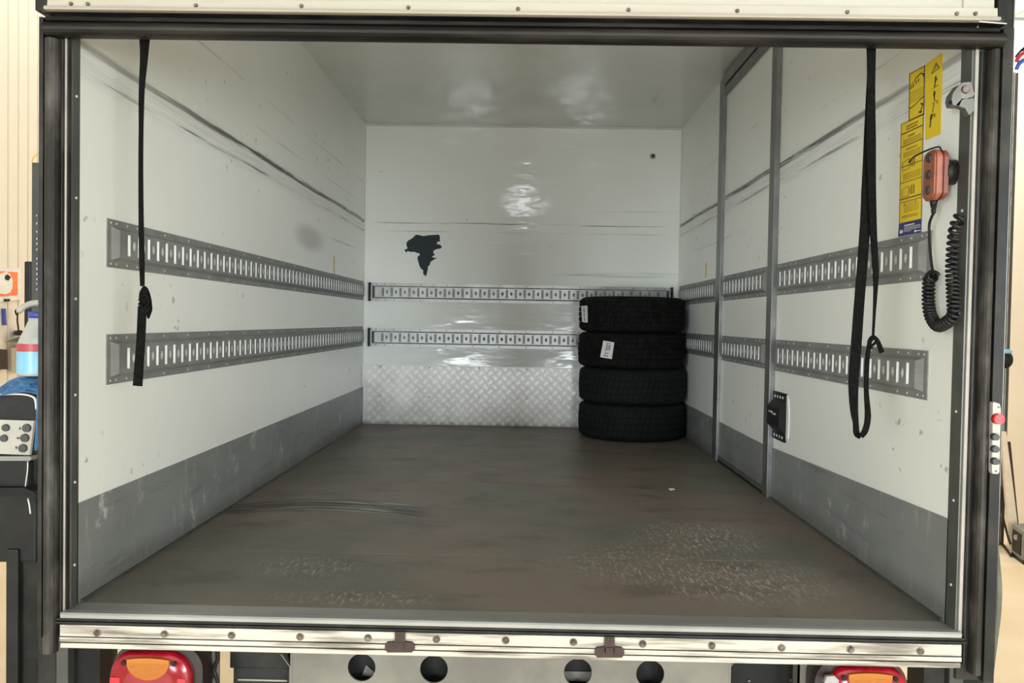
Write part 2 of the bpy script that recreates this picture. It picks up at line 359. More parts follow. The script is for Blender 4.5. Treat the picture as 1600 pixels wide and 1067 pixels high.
# ------------------------------------------------------------------ side door in the right wall
door = struct(bpy.data.objects.new('door_1', None)); COL.objects.link(door)
px = .022
b = B(); box(b, (HW-.006, yd0+.03, .02), (HW, yd1-.03, 1.90)); link('door_leaf', b, 'wall_side_right', door)
b = B(); box(b, (HW-.009, yd0+.035, .035), (HW-.006, yd1-.045, .203)); link('kick_panel', b, 'skirt', door)
def post(y0, y1, z1):
    b = B(); box(b, (HW-px, y0, 0), (HW, y0+(y1-y0)*.42, z1), .002); box(b, (HW-.012, y0+(y1-y0)*.42, 0), (HW, y0+(y1-y0)*.52, z1), 0, 1); box(b, (HW-px*.8, y0+(y1-y0)*.52, 0), (HW, y1, z1), .002)
    return link('door_post', b, ['zinc_dark', 'black'], door)
post(yd0, yd0+.085, 1.975); post(yd1-.115, yd1, 1.975)
b = B(); box(b, (HW-px, yd0+.08, 1.93), (HW, yd1-.11, 1.985), .002); box(b, (HW-.010, yd0+.08, 1.920), (HW, yd1-.11, 1.93), 0, 1); box(b, (HW-px*.8, yd0+.08, 1.875), (HW, yd1-.11, 1.920), .002)
link('door_head', b, ['zinc_dark', 'black'], door)
b = B(); box(b, (HW-.014, yd0+.08, .0), (HW, yd1-.11, .008), 0, 1); box(b, (HW-.016, yd0+.08, .010), (HW, yd1-.11, .032), .002); link('door_sill', b, ['zinc_dark', 'black'], door)

# ------------------------------------------------------------------ lashing rails
PITCH_S = .0590
def rail(label, ln, h, place, mats, group, caps=False, skip=None):
    """local: u along, v up, t out of the wall"""
    def P(u, v, t): return place(u, v, t)
    root = thing('lashing_rail', label, 'rail', P(0, 0, 0), group); inv = Vector(P(0, 0, 0))
    b = B(); e = .040; tf, tp = .003, .016; fl = .019; sl = .008
    def q(pts, mi=0):
        f = b.faces.new([b.verts.new(Vector(P(*p))-inv) for p in pts]); f.material_index = mi
    vs = [(0, 0), (0, tf), (fl, tf), (fl+sl, tp), (h-fl-sl, tp), (h-fl, tf), (h, tf), (h, 0)]
    # flanges and slopes
    for (v0, t0), (v1, t1) in ((vs[0], vs[1]), (vs[1], vs[2]), (vs[5], vs[6]), (vs[6], vs[7])): q([(0, v0, t0), (ln, v0, t0), (ln, v1, t1), (0, v1, t1)])
    es = .020
    q([(e-es, fl, tf), (ln-e+es, fl, tf), (ln-e, fl+sl, tp), (e, fl+sl, tp)]); q([(e, h-fl-sl, tp), (ln-e, h-fl-sl, tp), (ln-e+es, h-fl, tf), (e-es, h-fl, tf)])
    for s in (0, 1):
        g = (lambda u: ln-u) if s else (lambda u: u)
        q([(g(0), fl, tf), (g(e-es), fl, tf), (g(e-es), h-fl, tf), (g(0), h-fl, tf)]); q([(g(e-es), fl, tf), (g(e), fl+sl, tp), (g(e), h-fl-sl, tp), (g(e-es), h-fl, tf)])
        q([(g(0), 0, 0), (g(0), 0, tf), (g(0), h, tf), (g(0), h, 0)])
    n = int((ln-2*e)/PITCH_S); m = (ln-2*e-n*PITCH_S)/2; v0, v3 = fl+sl, h-fl-sl; vm = h/2; sh = .0285; sw = .0075
    q([(e, v0, tp), (e+m, v0, tp), (e+m, v3, tp), (e, v3, tp)]); q([(ln-e-m, v0, tp), (ln-e, v0, tp), (ln-e, v3, tp), (ln-e-m, v3, tp)])
    dimple = []
    for i in range(n):
        a = e+m+i*PITCH_S; c = a+PITCH_S/2; u0, u1, u2, u3 = a, c-sw, c+sw, a+PITCH_S; va, vb = vm-sh, vm+sh
        q([(u0, v0, tp), (u3, v0, tp), (u3, va, tp), (u0, va, tp)]); q([(u0, vb, tp), (u3, vb, tp), (u3, v3, tp), (u0, v3, tp)])
        q([(u0, va, tp), (u1, va, tp), (u1, vb, tp), (u0, vb, tp)]); q([(u2, va, tp), (u3, va, tp), (u3, vb, tp), (u2, vb, tp)])
        z0 = .006
        q([(u1, va, z0), (u2, va, z0), (u2, vb, z0), (u1, vb, z0)], 1)
        sm_ = 2 if caps else 1
        q([(u1, va, tp), (u1, va, z0), (u1, vb, z0), (u1, vb, tp)], sm_); q([(u2, va, tp), (u2, va, z0), (u2, vb, z0), (u2, vb, tp)], sm_)
        q([(u1, va, tp), (u2, va, tp), (u2, va, z0), (u1, va, z0)], 2); q([(u1, vb, tp), (u2, vb, tp), (u2, vb, z0), (u1, vb, z0)], 2)  # near-black slot edges paint the recess shade
        if i: dimple.append(a)
    for a in dimple:    # pressed round boss between two slots
        K = 8; ring = [b.verts.new(Vector(P(a+.0085*math.cos(2*math.pi*k/K), vm+.0135*math.sin(2*math.pi*k/K), tp+.0006))-inv) for k in range(K)]
        c = b.verts.new(Vector(P(a, vm, tp+.0035))-inv)
        for k in range(K): b.faces.new((ring[k], ring[(k+1) % K], c)).material_index = 3
    bmesh.ops.recalc_face_normals(b, faces=b.faces[:])
    link('rail_plate', b, [mats[0], mats[1], 'rivet_slot_dark', mats[2]], root)
    b = B(); us = []
    k = e*.45; us = [k, k+.03, k+.03+PITCH_S, k+.03+2*PITCH_S]; u = us[-1]+PITCH_S*3
    while u < ln-.22: us.append(u); u += PITCH_S*3
    us += [ln-k-.03-2*PITCH_S, ln-k-.03-PITCH_S, ln-k-.03, ln-k] if ln > .6 else [ln-k-.03, ln-k]
    for u in us:
        for v in (fl*.5, h-fl*.5):
            K = 6; r = .0036; ring = [b.verts.new(Vector(P(u+r*math.cos(2*math.pi*j/K), v+r*math.sin(2*math.pi*j/K), tf+.0002))-inv) for j in range(K)]
            c = b.verts.new(Vector(P(u, v, tf+.0026))-inv)
            for j in range(K): b.faces.new((ring[j], ring[(j+1) % K], c))
    bmesh.ops.recalc_face_normals(b, faces=b.faces[:]); stuff(link('rivets', b, mats[3], root))
    if caps:
        for u in (-.002, ln-.012):
            b = B(); p, r_ = Vector(P(u, -.001, 0))-inv, Vector(P(u+.014, h+.001, .020))-inv; box(b, p, r_); link('end_cap', b, 'dark_steel', root)
    return root
def onleft(y0, z0): return lambda u, v, t: (-HW+t, y0+u, z0+v)
def onright(y0, z0, off=0.): return lambda u, v, t: (HW-t-off, y0+u, z0+v)
def onback(x0, z0): return lambda u, v, t: (x0+u, L-t, z0+v)
SR = ('zinc_side', 'slot', 'boss', 'rivet'); BR = ('zinc_back', 'slot_dark', 'slot_dark', 'rivet_slot_dark')
G = 'slotted lashing rails along the cargo walls'
zu, zl, hr = .826, .522, .125
yA = at(166, 380, X=-HW).y
rail('upper slotted grey lashing rail along the left wall, behind the single strap', L-yA-.02, hr, onleft(yA, zu), SR, G)
rail('lower slotted grey lashing rail along the left wall, above grey skirting', L-yA-.02, hr+.005, onleft(yA, zl), SR, G)
xb0, xb1 = at(577, 457, Y=L).x, at(1050, 465, Y=L).x
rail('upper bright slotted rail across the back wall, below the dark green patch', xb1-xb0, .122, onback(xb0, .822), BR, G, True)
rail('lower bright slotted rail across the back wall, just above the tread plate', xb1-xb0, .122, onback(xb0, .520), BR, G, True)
yR = at(1456, 400, X=HW).y
rail('upper front lashing rail on the right wall, ending under the coiled cable', yd0-yR-.01, hr, onright(yR, zu), SR, G)
rail('lower front lashing rail on the right wall, behind the looped strap knot', yd0-yR-.01, hr, onright(yR, zl), SR, G)
rail('short upper lashing rail mounted on the side door', yd1-.125-yd0-.10, hr, onright(yd0+.09, zu, .006), SR, G)
rail('short lower lashing rail mounted on the side door', yd1-.125-yd0-.10, hr, onright(yd0+.09, zl, .006), SR, G)
rail('upper lashing rail in the right back corner, past the side door, above the tyres', L-yd1-.05, hr, onright(yd1+.01, zu), SR, G)
rail('lower lashing rail in the right back corner, past the side door, beside the tyres', L-yd1-.05, hr, onright(yd1+.01, zl), SR, G)

# ------------------------------------------------------------------ tread plate on the back wall
tp = thing('tread_plate', 'bright aluminium tread plate along the foot of the back wall', 'metal plate', (0, L-.001, 0))
b = B(); box(b, (-HW+.008, -.004, .002), (HW-.02, 0, .398)); link('sheet', b, 'tread_plate', tp)
b = B(); c = .0215*math.sqrt(2); s = .031
i = 0
nx, nz = int(2.1/s)+1, int(.4/s)+1
for ix in range(0, nx):
    for iz in range(0, nz):
        if (ix+iz) % 2: continue
        cx, cz = -HW+.02+ix*s*1.0, .012+iz*s
        ori = 1 if (ix % 2 == 0) else -1
        for k in (-1.5, -.5, .5, 1.5):
            d = Vector((1, 0, ori)).normalized(); nn = Vector((1, 0, -ori)).normalized()
            o = Vector((cx, 0, cz)) + nn*k*.0088; hl = .0180; hw = .0022
            if abs(o.x) > HW-.03 or o.z > .392 or o.z < .008: continue
            base = [o+d*hl, o+nn*hw, o-d*hl, o-nn*hw]
            vs = [b.verts.new((p.x, -.004, p.z)) for p in base]; tp_ = [b.verts.new((o.x+(p.x-o.x)*.6, -.0068, o.z+(p.z-o.z)*.6)) for p in base]
            for q in range(4): b.faces.new((vs[q], vs[(q+1) % 4], tp_[(q+1) % 4], tp_[q]))
            b.faces.new(tp_)
bmesh.ops.recalc_face_normals(b, faces=b.faces[:]); stuff(link('raised_bars', b, 'tread_bar', tp))
b = B()
for x in (-.93, -.60, -.27, .05): 
    for z in (.385, .19): cyl(b, (x, -.004, z), (x, -.007, z), .005, 8)
stuff(link('rivets', b, 'bolt', tp))

# ------------------------------------------------------------------ tyres
def tyre_mesh(name, ngroove, nblock, R=.330, hw=.1075):
    prof = [(.198, -.070), (.203, -.088), (.222, -.099), (.250, -.1065), (.275, -.1075), (.297, -.104), (.312, -.097), (.321, -.088), (.327, -.078)]
    rib = []    # (r,z,isrib)
    rows = [(r, z, 0) for r, z in prof]
    n = ngroove+1; wtot = .150; gw = .006; rw = (wtot-ngroove*gw)/n; z = -.075
    for k in range(n):
        crown = lambda zz: R-.0045*(zz/.075)**2
        rows += [(crown(z), z, 1+k), (crown(z+rw), z+rw, 1+k)]; z += rw
        if k < n-1: rows += [(crown(z)-.008, z+.001, 0), (crown(z)-.008, z+gw-.001, 0)]; z += gw
    rows += [(r, -zz, 0) for r, zz in prof[::-1]]
    b = B(); A = []
    for k in range(nblock):
        a = 2*math.pi/nblock
        A += [(k*a, 0), (k*a+.14*a, 0), (k*a+.16*a, 1), (k*a+.98*a, 1)]
    rings = []
    for ang, hi in A:
        ring = []
        for r, z, f in rows:
            if f and not hi: r -= .0055
            sk = (z*.25/R) if nblock > 4 else 0
            ring.append(b.verts.new((r*math.cos(ang+sk), r*math.sin(ang+sk), z)))
        rings.append(ring)
    for i in range(len(rings)):
        p, q = rings[i], rings[(i+1) % len(rings)]
        for j in range(len(rows)-1): b.faces.new((p[j], q[j], q[j+1], p[j+1]))
    me = bpy.data.meshes.new(name); bmesh.ops.recalc_face_normals(b, faces=b.faces[:]); b.to_mesh(me); b.free(); return me
def inner_mesh():
    b = B(); prof = [(.198, -.070), (.225, -.085), (.27, -.098), (.310, -.08), (.318, 0), (.310, .08), (.27, .098), (.225, .085), (.198, .070)]; n = 64
    R_ = [[b.verts.new((r*math.cos(2*math.pi*k/n), r*math.sin(2*math.pi*k/n), z)) for r, z in prof] for k in range(n)]
    for k in range(n):
        for j in range(len(prof)-1): b.faces.new((R_[k][j+1], R_[(k+1) % n][j+1], R_[(k+1) % n][j], R_[k][j])).smooth = True
    me = bpy.data.meshes.new('inner_liner'); b.to_mesh(me); b.free(); me.materials.append(M['black']); return me
ta = tyre_mesh('carcass', 4, 76); ta.materials.append(M['tyre_a']); tb = tyre_mesh('carcass', 3, 60); tb.materials.append(M['tyre_b']); tin = inner_mesh()
TC = Vector((HW-.33-.019, L-.354))
TYL = ['bottom tyre of the black stack, resting on the floor', 'second black tyre from the floor, without a label',
       'third black tyre from the floor, with a white label near its middle', 'topmost black tyre of the stack, small label at its left edge']
DX = [(.004, 0, .3), (.003, .003, 1.1), (-.006, .0, 2.0), (-.004, .004, 2.9)]
tyres = []
for i in range(4):
    t = thing('tyre', TYL[i], 'tyre', (TC.x+DX[i][0], TC.y+DX[i][1], .1080+i*.2155), 'tyres stacked in the back right corner')
    t.rotation_euler = (0, 0, DX[i][2])
    for nm, me in (('carcass', tb if i < 2 else ta), ('inner_liner', tin)):
        o = bpy.data.objects.new(nm, me); COL.objects.link(o); o.parent = t
    tyres.append(t)
def tyre_label(i, corners, strokes):
    t = tyres[i]; c = Vector((t.location.x, t.location.y)); R = .3305
    def onr(px_, py_):   # sight line meets the tread cylinder
        d = _f + RT*((px_-800)/F) - UP*((py_-533.5)/F); o2 = Vector((CAM.x, CAM.y))-c; d2 = Vector((d.x, d.y))
        a, bb, cc = d2.dot(d2), 2*o2.dot(d2), o2.dot(o2)-R*R; k = (-bb-math.sqrt(max(bb*bb-4*a*cc, 0)))/(2*a); return CAM+d*k
    inv = t.matrix_basis.inverted()
    (x0, y0), (x1, y1), (x2, y2), (x3, y3) = corners; n = 6
    def pt(u, v, lift=0):
        X_ = (x0*(1-u)+x1*u)*(1-v)+(x3*(1-u)+x2*u)*v; Y_ = (y0*(1-u)+y1*u)*(1-v)+(y3*(1-u)+y2*u)*v; p = onr(X_, Y_)
        nn = Vector((p.x-c.x, p.y-c.y, 0)).normalized(); return inv @ (p+nn*lift)
    b = B(); g = [[b.verts.new(pt(i_/n, j/2., .0022)) for j in range(3)] for i_ in range(n+1)]; gb = [[b.verts.new(pt(i_/n, j/2., .0005)) for j in range(3)] for i_ in range(n+1)]
    for i_ in range(n):
        for j in range(2): b.faces.new((g[i_][j], g[i_+1][j], g[i_+1][j+1], g[i_][j+1])); b.faces.new((gb[i_][j], gb[i_][j+1], gb[i_+1][j+1], gb[i_+1][j]))
    for i_ in range(n):
        for j in (0, 2): b.faces.new((g[i_][j], g[i_+1][j], gb[i_+1][j], gb[i_][j]))
    for j in range(2):
        for i_ in (0, n): b.faces.new((g[i_][j], g[i_][j+1], gb[i_][j+1], gb[i_][j]))
    bmesh.ops.recalc_face_normals(b, faces=b.faces[:]); lb = link('paper_label', b, 'white', t); lb['label'] = 'white paper label'
    b = B()
    for (u0, v0, u1, v1) in strokes:
        f = [b.verts.new(pt(u, v, .0030)) for u, v in ((u0, v0), (u1, v0), (u1, v1), (u0, v1))]; b.faces.new(f)
    stuff(link('lettering', b, 'ink', lb))
LMARK = [(.36,.10,.74,.13),(.36,.10,.44,.17),(.36,.21,.74,.24),(.36,.28,.74,.31),(.36,.21,.44,.31),(.62,.21,.70,.31),(.36,.36,.74,.39),(.36,.43,.74,.46),(.36,.36,.44,.46),(.66,.36,.74,.46),(.52,.36,.58,.40),(.36,.50,.44,.57),(.36,.50,.74,.52),
         (.30,.66,.64,.68),(.38,.71,.64,.73),(.38,.71,.46,.78),(.30,.83,.64,.85),(.30,.88,.64,.90),(.30,.83,.38,.90),(.56,.83,.64,.90)]
tyre_label(2, [(943, 532), (960, 535), (956, 561), (938, 558)], LMARK)
tyre_label(3, [(908.5, 478), (918, 477.5), (918.5, 504), (910, 503)], [(.35,.12,.6,.16),(.35,.2,.6,.24),(.35,.28,.6,.35),(.4,.4,.6,.44),(.35,.5,.6,.56),(.4,.62,.6,.66),(.35,.72,.6,.76),(.4,.8,.6,.9)])

# ------------------------------------------------------------------ back wall details
PP = [(650,366.5),(656,367.5),(662,368.8),(669,367.5),(678,367),(686,366.5),(686.8,369),(688,370.5),(687,374),(688,377),(684,377.5),(682.5,380),(683,381.5),(687,382),(690.5,384.5),(689,388),(683.5,389),(679,390.5),(677.5,392),(677,396),(679.5,396.5),(678.5,399),(675,400.5),(676.5,402.5),(683,403),(679,405),(675,407.5),(672.5,409.5),(671.5,414),(669,416),(668,423),(667,427),(665.5,431.5),(662.5,429.5),(661,427),(661.3,422),(658,420),(655,414.5),(653.5,408),(652,403),(653,400.5),(656,398.5),(655.5,396),(651,395),(648,393.5),(641,393.5),(636.5,392),(635.5,395),(632.5,391.5),(632,389.8),(636,389),(636.5,386.5),(635,384),(635.5,378.5),(638,375.5),(643,373),(647,369.5)]
b = B(); prism(b, [at(x, y, Y=L-.0006) for x, y in PP], (0, -.0014, 0)); pt_ = tag(link('torn_patch', b, 'green'), 'ragged dark green torn patch in the white back wall paint', 'patch')
# slightly larger torn edge of white laminate below it
cx, cy = 662, 392
b = B(); prism(b, [at(cx+(x-cx)*1.06+(-.9 if x < cx else 1.1), cy+(y-cy)*1.03-1.1+random.uniform(-.5, .5), Y=L-.0001) for x, y in PP], (0, -.0009, 0)); link('torn_edge', b, 'torn', pt_)
p = at(1020, 244, Y=L)
rp = thing('round_plug', 'small round grey plug set high on the right of the back wall', 'plug', p)
b = B(); cyl(b, (0, 0, 0), (0, -.010, 0), .0185, 24, .0165); link('rim', b, 'zinc_dark', rp)
b = B(); cyl(b, (0, -.010, 0), (0, -.013, 0), .009, 6); link('centre_screw', b, 'dark_steel', rp)
def tape(px_, y0_, y1_, X_, label):
    a, c = at(px_, y0_, X=X_), at(px_, y1_, X=X_)
    b = B(); s = 1 if X_ > 0 else -1; n = 7
    for k in range(n):
        z0, z1 = c.z+(a.z-c.z)*k/n, c.z+(a.z-c.z)*(k+1)/n; wv = .012+.004*((k*5) % 3)/2
        box(b, (X_, a.y-wv, z0), (X_-s*.0012, a.y+wv, z1))
    tag(link('yellow_tape', b, 'yellow_grime'), label, 'tape')
tape(522, 401, 428, -HW, 'worn yellow tape strip on the left wall near the back corner'); tape(1103.5, 410, 434, HW, 'worn yellow tape strip on the right wall above the tyres')

# small rubbed nick and litter
b = B(); p = at(1050, 765, Z=0); box(b, (p.x-.012, p.y-.004, 0), (p.x+.010, p.y+.012, .004)); box(b, (p.x-.008, p.y-.016, 0), (p.x-.003, p.y-.008, .003)); tag(link('paper_scrap', b, 'white'), 'tiny white scrap lying on the floor in front of the tyres', 'litter')

# ------------------------------------------------------------------ black bracket on right wall by the door
a, c = at(1230, 615, X=HW), at(1228, 692, X=HW)
br = thing('lock_bracket', 'black bolted steel bracket low on right wall beside the side door', 'bracket', (HW, a.y, c.z))
wY, hZ = yd0-a.y-.004, .19
b = B()
prof = [(0, 0), (.006, 0), (.006, .035), (.030, .060), (.030, .130), (.006, .155), (.006, hZ), (0, hZ)]
prism(b, [(-t, 0, z) for t, z in prof], (0, wY, 0)); link('bracket_body', b, 'black', br)
b = B()
for k in range(4):
    for z in (.016, hZ-.018): cyl(b, (-.006, .03+k*(wY-.06)/3, z), (-.0085, .03+k*(wY-.06)/3, z), .006, 8)
stuff(link('rivets', b, 'rivet', br))
b = B()
for y, z in ((wY*.42, .103), (wY*.68, .108)): box(b, (-.030, y-.020, z), (-.033, y+.020, z+.006))
link('bright_pins', b, 'rivet', br)
b = B(); prism(b, [(-.0002, -.004, .012), (-.0002, -.030, .02), (-.0002, -.036, .10), (-.0002, -.026, .17), (-.0002, -.004, hZ-.006)], (-.003, 0, 0)); link('white_sealant', b, 'torn', br)

# ------------------------------------------------------------------ stickers on the right wall
SX = HW-.0008
def sticker(name, label, quad, mat):
    o = thing(name, label, 'sticker', at(*quad[0], X=SX)); b = B(); prism(b, [at(x, y, X=SX)-o.location for x, y in quad], (-.0008, 0, 0)); link('vinyl_sheet', b, mat, o); return o
def q2(quad, u, v):
    (x0, y0), (x1, y1), (x2, y2), (x3, y3) = quad
    return ((x0*(1-u)+x1*u)*(1-v)+(x3*(1-u)+x2*u)*v, (y0*(1-u)+y1*u)*(1-v)+(y3*(1-u)+y2*u)*v)
def marks(o, quad, rects, mat, name='print'):
    b = B()
    for r in rects:
        pts = [(r[0], r[1]), (r[2], r[1]), (r[2], r[3]), (r[0], r[3])] if len(r) == 4 else r[0]
        prism(b, [at(*q2(quad, u, v), X=SX-.0009)-o.location for u, v in pts], (-.0004, 0, 0))
    return stuff(link(name, b, mat, o))
def line(u0, v0, u1, v1, w=.02, asp=1.):
    d = Vector((u1-u0, (v1-v0)*asp)); n = Vector((-d.y, d.x)).normalized()*w; return ([(u0+n.x, v0+n.y/asp), (u1+n.x, v1+n.y/asp), (u1-n.x, v1-n.y/asp), (u0-n.x, v0-n.y/asp)],)
Q = [(1446, 101), (1473, 82), (1470, 209), (1446, 219)]
o = sticker('warning_sticker', 'tall yellow warning sticker with triangle and falling figures, highest on right wall', Q, 'yellow')
A5 = 5.
marks(o, Q, [line(.62,.075,.38,.175,.022,A5), line(.38,.175,.82,.165,.022,A5), line(.82,.165,.62,.075,.022,A5), line(.62,.11,.60,.145,.02,A5), (.58,.152,.63,.157)] +
      [line(.62,.255,.60,.31,.05,A5), line(.60,.31,.54,.365,.03,A5), line(.62,.27,.72,.30,.02,A5), line(.64,.245,.60,.255,.05,A5), line(.45,.385,.78,.37,.016,A5), line(.50,.37,.66,.36,.016,A5),
       line(.56,.435,.54,.49,.05,A5), line(.54,.49,.58,.55,.025,A5), line(.46,.46,.62,.45,.02,A5), line(.56,.42,.52,.43,.05,A5), line(.42,.575,.80,.56,.016,A5), line(.50,.56,.55,.61,.016,A5), line(.72,.565,.74,.60,.016,A5),
       line(.42,.70,.34,.76,.07,A5), line(.34,.76,.30,.86,.035,A5), line(.42,.70,.62,.74,.02,A5), line(.50,.60,.46,.69,.02,A5), line(.62,.71,.55,.76,.02,A5)], 'ink', 'pictograms')
Q = [(1421, 115), (1445, 102), (1444, 179), (1420, 190)]
o = sticker('warning_sticker', 'small grimy yellow sticker with a drawing, left of the tall one', Q, 'yellow')
A3 = 3.
marks(o, Q, [(.02,.005,.98,.02), (.0,.0,.04,1), (.96,.0,1,1), (.0,.98,1,1)], 'ink', 'border')
marks(o, Q, [line(.06,.27,.35,.22,.02,A3), line(.35,.22,.45,.16,.025,A3), line(.45,.16,.75,.12,.03,A3), line(.75,.12,.92,.16,.03,A3), line(.92,.16,.94,.22,.03,A3), line(.10,.34,.16,.29,.03,A3), line(.24,.33,.30,.27,.03,A3), line(.45,.30,.48,.22,.025,A3), line(.60,.28,.62,.20,.025,A3)], 'ink', 'drawing')
marks(o, Q, [(.06,.42+k*.04,.94,.43+k*.04) for k in range(6)], 'ink_soft', 'small_print')
marks(o, Q, [line(.02,.74,.30,.72,.03,A3), line(.30,.72,1.0,.62,.025,A3), line(.78,.74,.92,.78,.05,A3), line(.92,.78,.78,.9,.03,A3), line(.66,.90,.84,.92,.06,A3)], 'ink', 'figure')
Q = [(1408, 194), (1443, 177), (1440, 341), (1405, 349)]
o = sticker('instruction_sticker', 'long yellow instruction sticker with box diagrams, left of orange hand control', Q, 'yellow')
A4 = 4.5
mk = [(.03,.105,.97,.115), (.03,.235,.97,.243), (.04,.44,.96,.447), (.03,.60,.96,.606), (.03,.762,.96,.772), (.03,.795,.96,.801)]
mk += [(.0,.0,.02,1), (.98,.0,1,1), (0,0,1,.006)]
marks(o, Q, mk, 'ink', 'dividing_lines')
tx = []
random.seed(3)
def words(u0, u1, v, h, ):
    u = u0
    while u < u1:
        w_ = random.uniform(.03, .075); tx.append((u, v, min(u+w_, u1), v+h)); u += w_+.018
words(.24, .76, .045, .017); words(.24, .72, .072, .017); words(.34, .62, .145, .02)
for v in (.18, .198, .214): words(.12, .9, v, .008)
words(.26, .74, .275, .012)
for v in (.31, .328, .346): words(.14, .9, v, .008)
for v in (.52, .537, .553, .57): words(.14, .92, v, .007)
for v in (.835, .852, .868, .884, .90): words(.2, .86, v, .006)
for v in (.935, .95): words(.12, .84, v, .008)
marks(o, Q, tx, 'ink_soft', 'small_print')
dg = []
for v0 in (.38, .65):
    dg += [line(.10,v0+.02,.40,v0,.012,A4), line(.10,v0+.10,.40,v0+.10,.012,A4), line(.10,v0+.02,.10,v0+.10,.012,A4), line(.40,v0,.40,v0+.10,.012,A4), (.50,v0,.56,v0+.09), (.60,v0,.66,v0+.09), (.44,v0+.02,.47,v0+.08)]
dg += [(.20,.815,.24,.83), (.24,.815,.70,.819), (.70,.81,.74,.83)]
marks(o, Q, dg, 'ink_soft', 'diagrams')
Q = [(1405, 349.5), (1440, 341.5), (1439.5, 363), (1403.5, 370)]
o = sticker('information_sticker', 'navy blue information sticker with white print under the yellow one', Q, 'blue_vinyl')
tx = []
words(.24, .68, .20, .10)
for v in (.38, .48, .58, .68): words(.24, .95 if v < .6 else .55, v, .035)
tx += [([(.12+.075*math.cos(k*math.pi/4), .66+.15*math.sin(k*math.pi/4)) for k in range(8)],), ([(.74+.05*math.cos(k*math.pi/4), .82+.09*math.sin(k*math.pi/4)) for k in range(8)],)]
words(.80, .97, .79, .07)
marks(o, Q, tx, 'white', 'print')

# ------------------------------------------------------------------ pendant hand control
pc = thing('hand_control', 'orange hand control with three black buttons and coiled black cable on right wall', 'remote control', (.99, 0, 1.07))
def LP(p): return Vector(p)-Vector(pc.location)
ya, yb = at(1461, 280, X=.99).y, at(1441, 280, X=.99).y; zt, zb = at(1455, 234, X=.99).z, at(1455, 312, X=.99).z
def rshell(xa, xb_, y0, y1, z0, z1, rad):
    b = B(); pts = []
    for cy_, cz_, a0 in ((y1-rad, z1-rad, 0), (y0+rad, z1-rad, 90), (y0+rad, z0+rad, 180), (y1-rad, z0+rad, 270)):
        for k in range(7): a = math.radians(a0+15*k); pts.append(LP((xa, cy_+rad*math.cos(a), cz_+rad*math.sin(a))))
    prism(b, pts, (xb_-xa, 0, 0)); ed = [e for e in b.edges if abs(e.verts[0].co.x-e.verts[1].co.x) < 1e-6]; bmesh.ops.bevel(b, geom=ed, offset=.004, segments=2, affect='EDGES'); return b
link('front_shell', rshell(.990, 1.008, ya, yb, zb, zt, .020), 'orange', pc, False)
link('rear_shell', rshell(1.0075, 1.024, ya+.001, yb-.001, zb+.002, zt-.002, .018), 'orange_dark', pc, False)
b = B(); yc = (ya+yb)/2
cyl(b, LP((1.022, yc, (zt+zb)/2+.008)), LP((HW, yc-.004, (zt+zb)/2+.008)), .030, 24); link('magnet_disc', b, 'dark_steel', pc)
for py in (248, 273, 297):
    z = at(1450, py, X=.99).z; t = B(); cyl(t, LP((.991, yc, z)), LP((.986, yc, z)), .0115, 20, .0095); o = link('push_button', t, 'button', pc)
b = B(); pts = spline([LP((1.002, ya-.002, zt-.006)), LP((.998, ya+.004, zt+.003)), LP((.986, yc, zt+.001)), LP((.970, yb, zt-.008)), LP((.958, yb+.004, zt-.022))], 6); tube(b, pts, .0022, 8); link('hook_wire', b, 'cable', pc)
zc0 = zb
p0 = Vector((1.004, yc, zb-.001))
b = B(); cyl(b, LP(p0+Vector((0, 0, .004))), LP(p0-Vector((0, 0, .012))), .010, 12, .007)
for k in range(3): cyl(b, LP(p0-Vector((0, 0, .012+k*.006))), LP(p0-Vector((0, 0, .016+k*.006))), .0068-k*.0006, 12)
cyl(b, LP(p0-Vector((0, 0, .012))), LP(p0-Vector((0, 0, .032))), .005, 12, .0036); link('cable_boot', b, 'cable', pc)
CX = 1.010
def C_(x, y, X_=CX): return at(x, y, X=X_)
b = B(); tube(b, spline([LP(p0-Vector((0, 0, .028))), LP(C_(1452, 352)), LP(C_(1453, 385)), LP(C_(1456, 415)), LP(C_(1459, 430))], 6), .0034, 8); link('straight_cable', b, 'cable', pc)
path = spline([C_(1459, 430), C_(1452, 438), C_(1451, 455), C_(1451, 475), C_(1455, 495), C_(1466, 509), C_(1480, 503), C_(1490, 492, 1.012), C_(1490, 470), C_(1489, 445), C_(1488, 420), C_(1489, 395), C_(1491, 370), C_(1495, 350), C_(1502, 336, 1.020)], 14)
# coil wound about that path
S = [0.]
for a, c in zip(path, path[1:]): S.append(S[-1]+(c-a).length)
turns = int(S[-1]/.0104); N = turns*12; hel = []; u = None
def along(s):
    for i in range(len(S)-1):
        if S[i+1] >= s: k = (s-S[i])/max(S[i+1]-S[i], 1e-9); return path[i].lerp(path[i+1], k), (path[i+1]-path[i]).normalized()
    return path[-1], (path[-1]-path[-2]).normalized()
for i in range(N+1):
    f = i/N; g = f if f < .72 else f    # turns open up towards the top of the right leg
    s = S[-1]*(g + .10*max(0, (g-.72)/.28)**2 - .0)/1.10
    p, d = along(s)
    if u is None: u, v = frame_of(d)
    else: u = (u-d*u.dot(d)).normalized(); v = u.cross(d).normalized()
    an = 2*math.pi*turns*f; r = .0115
    hel.append(LP(p+(u*math.cos(an)+v*math.sin(an))*r))
b = B(); tube(b, hel, .0045, 6); link('coiled_cable', b, 'cable', pc)

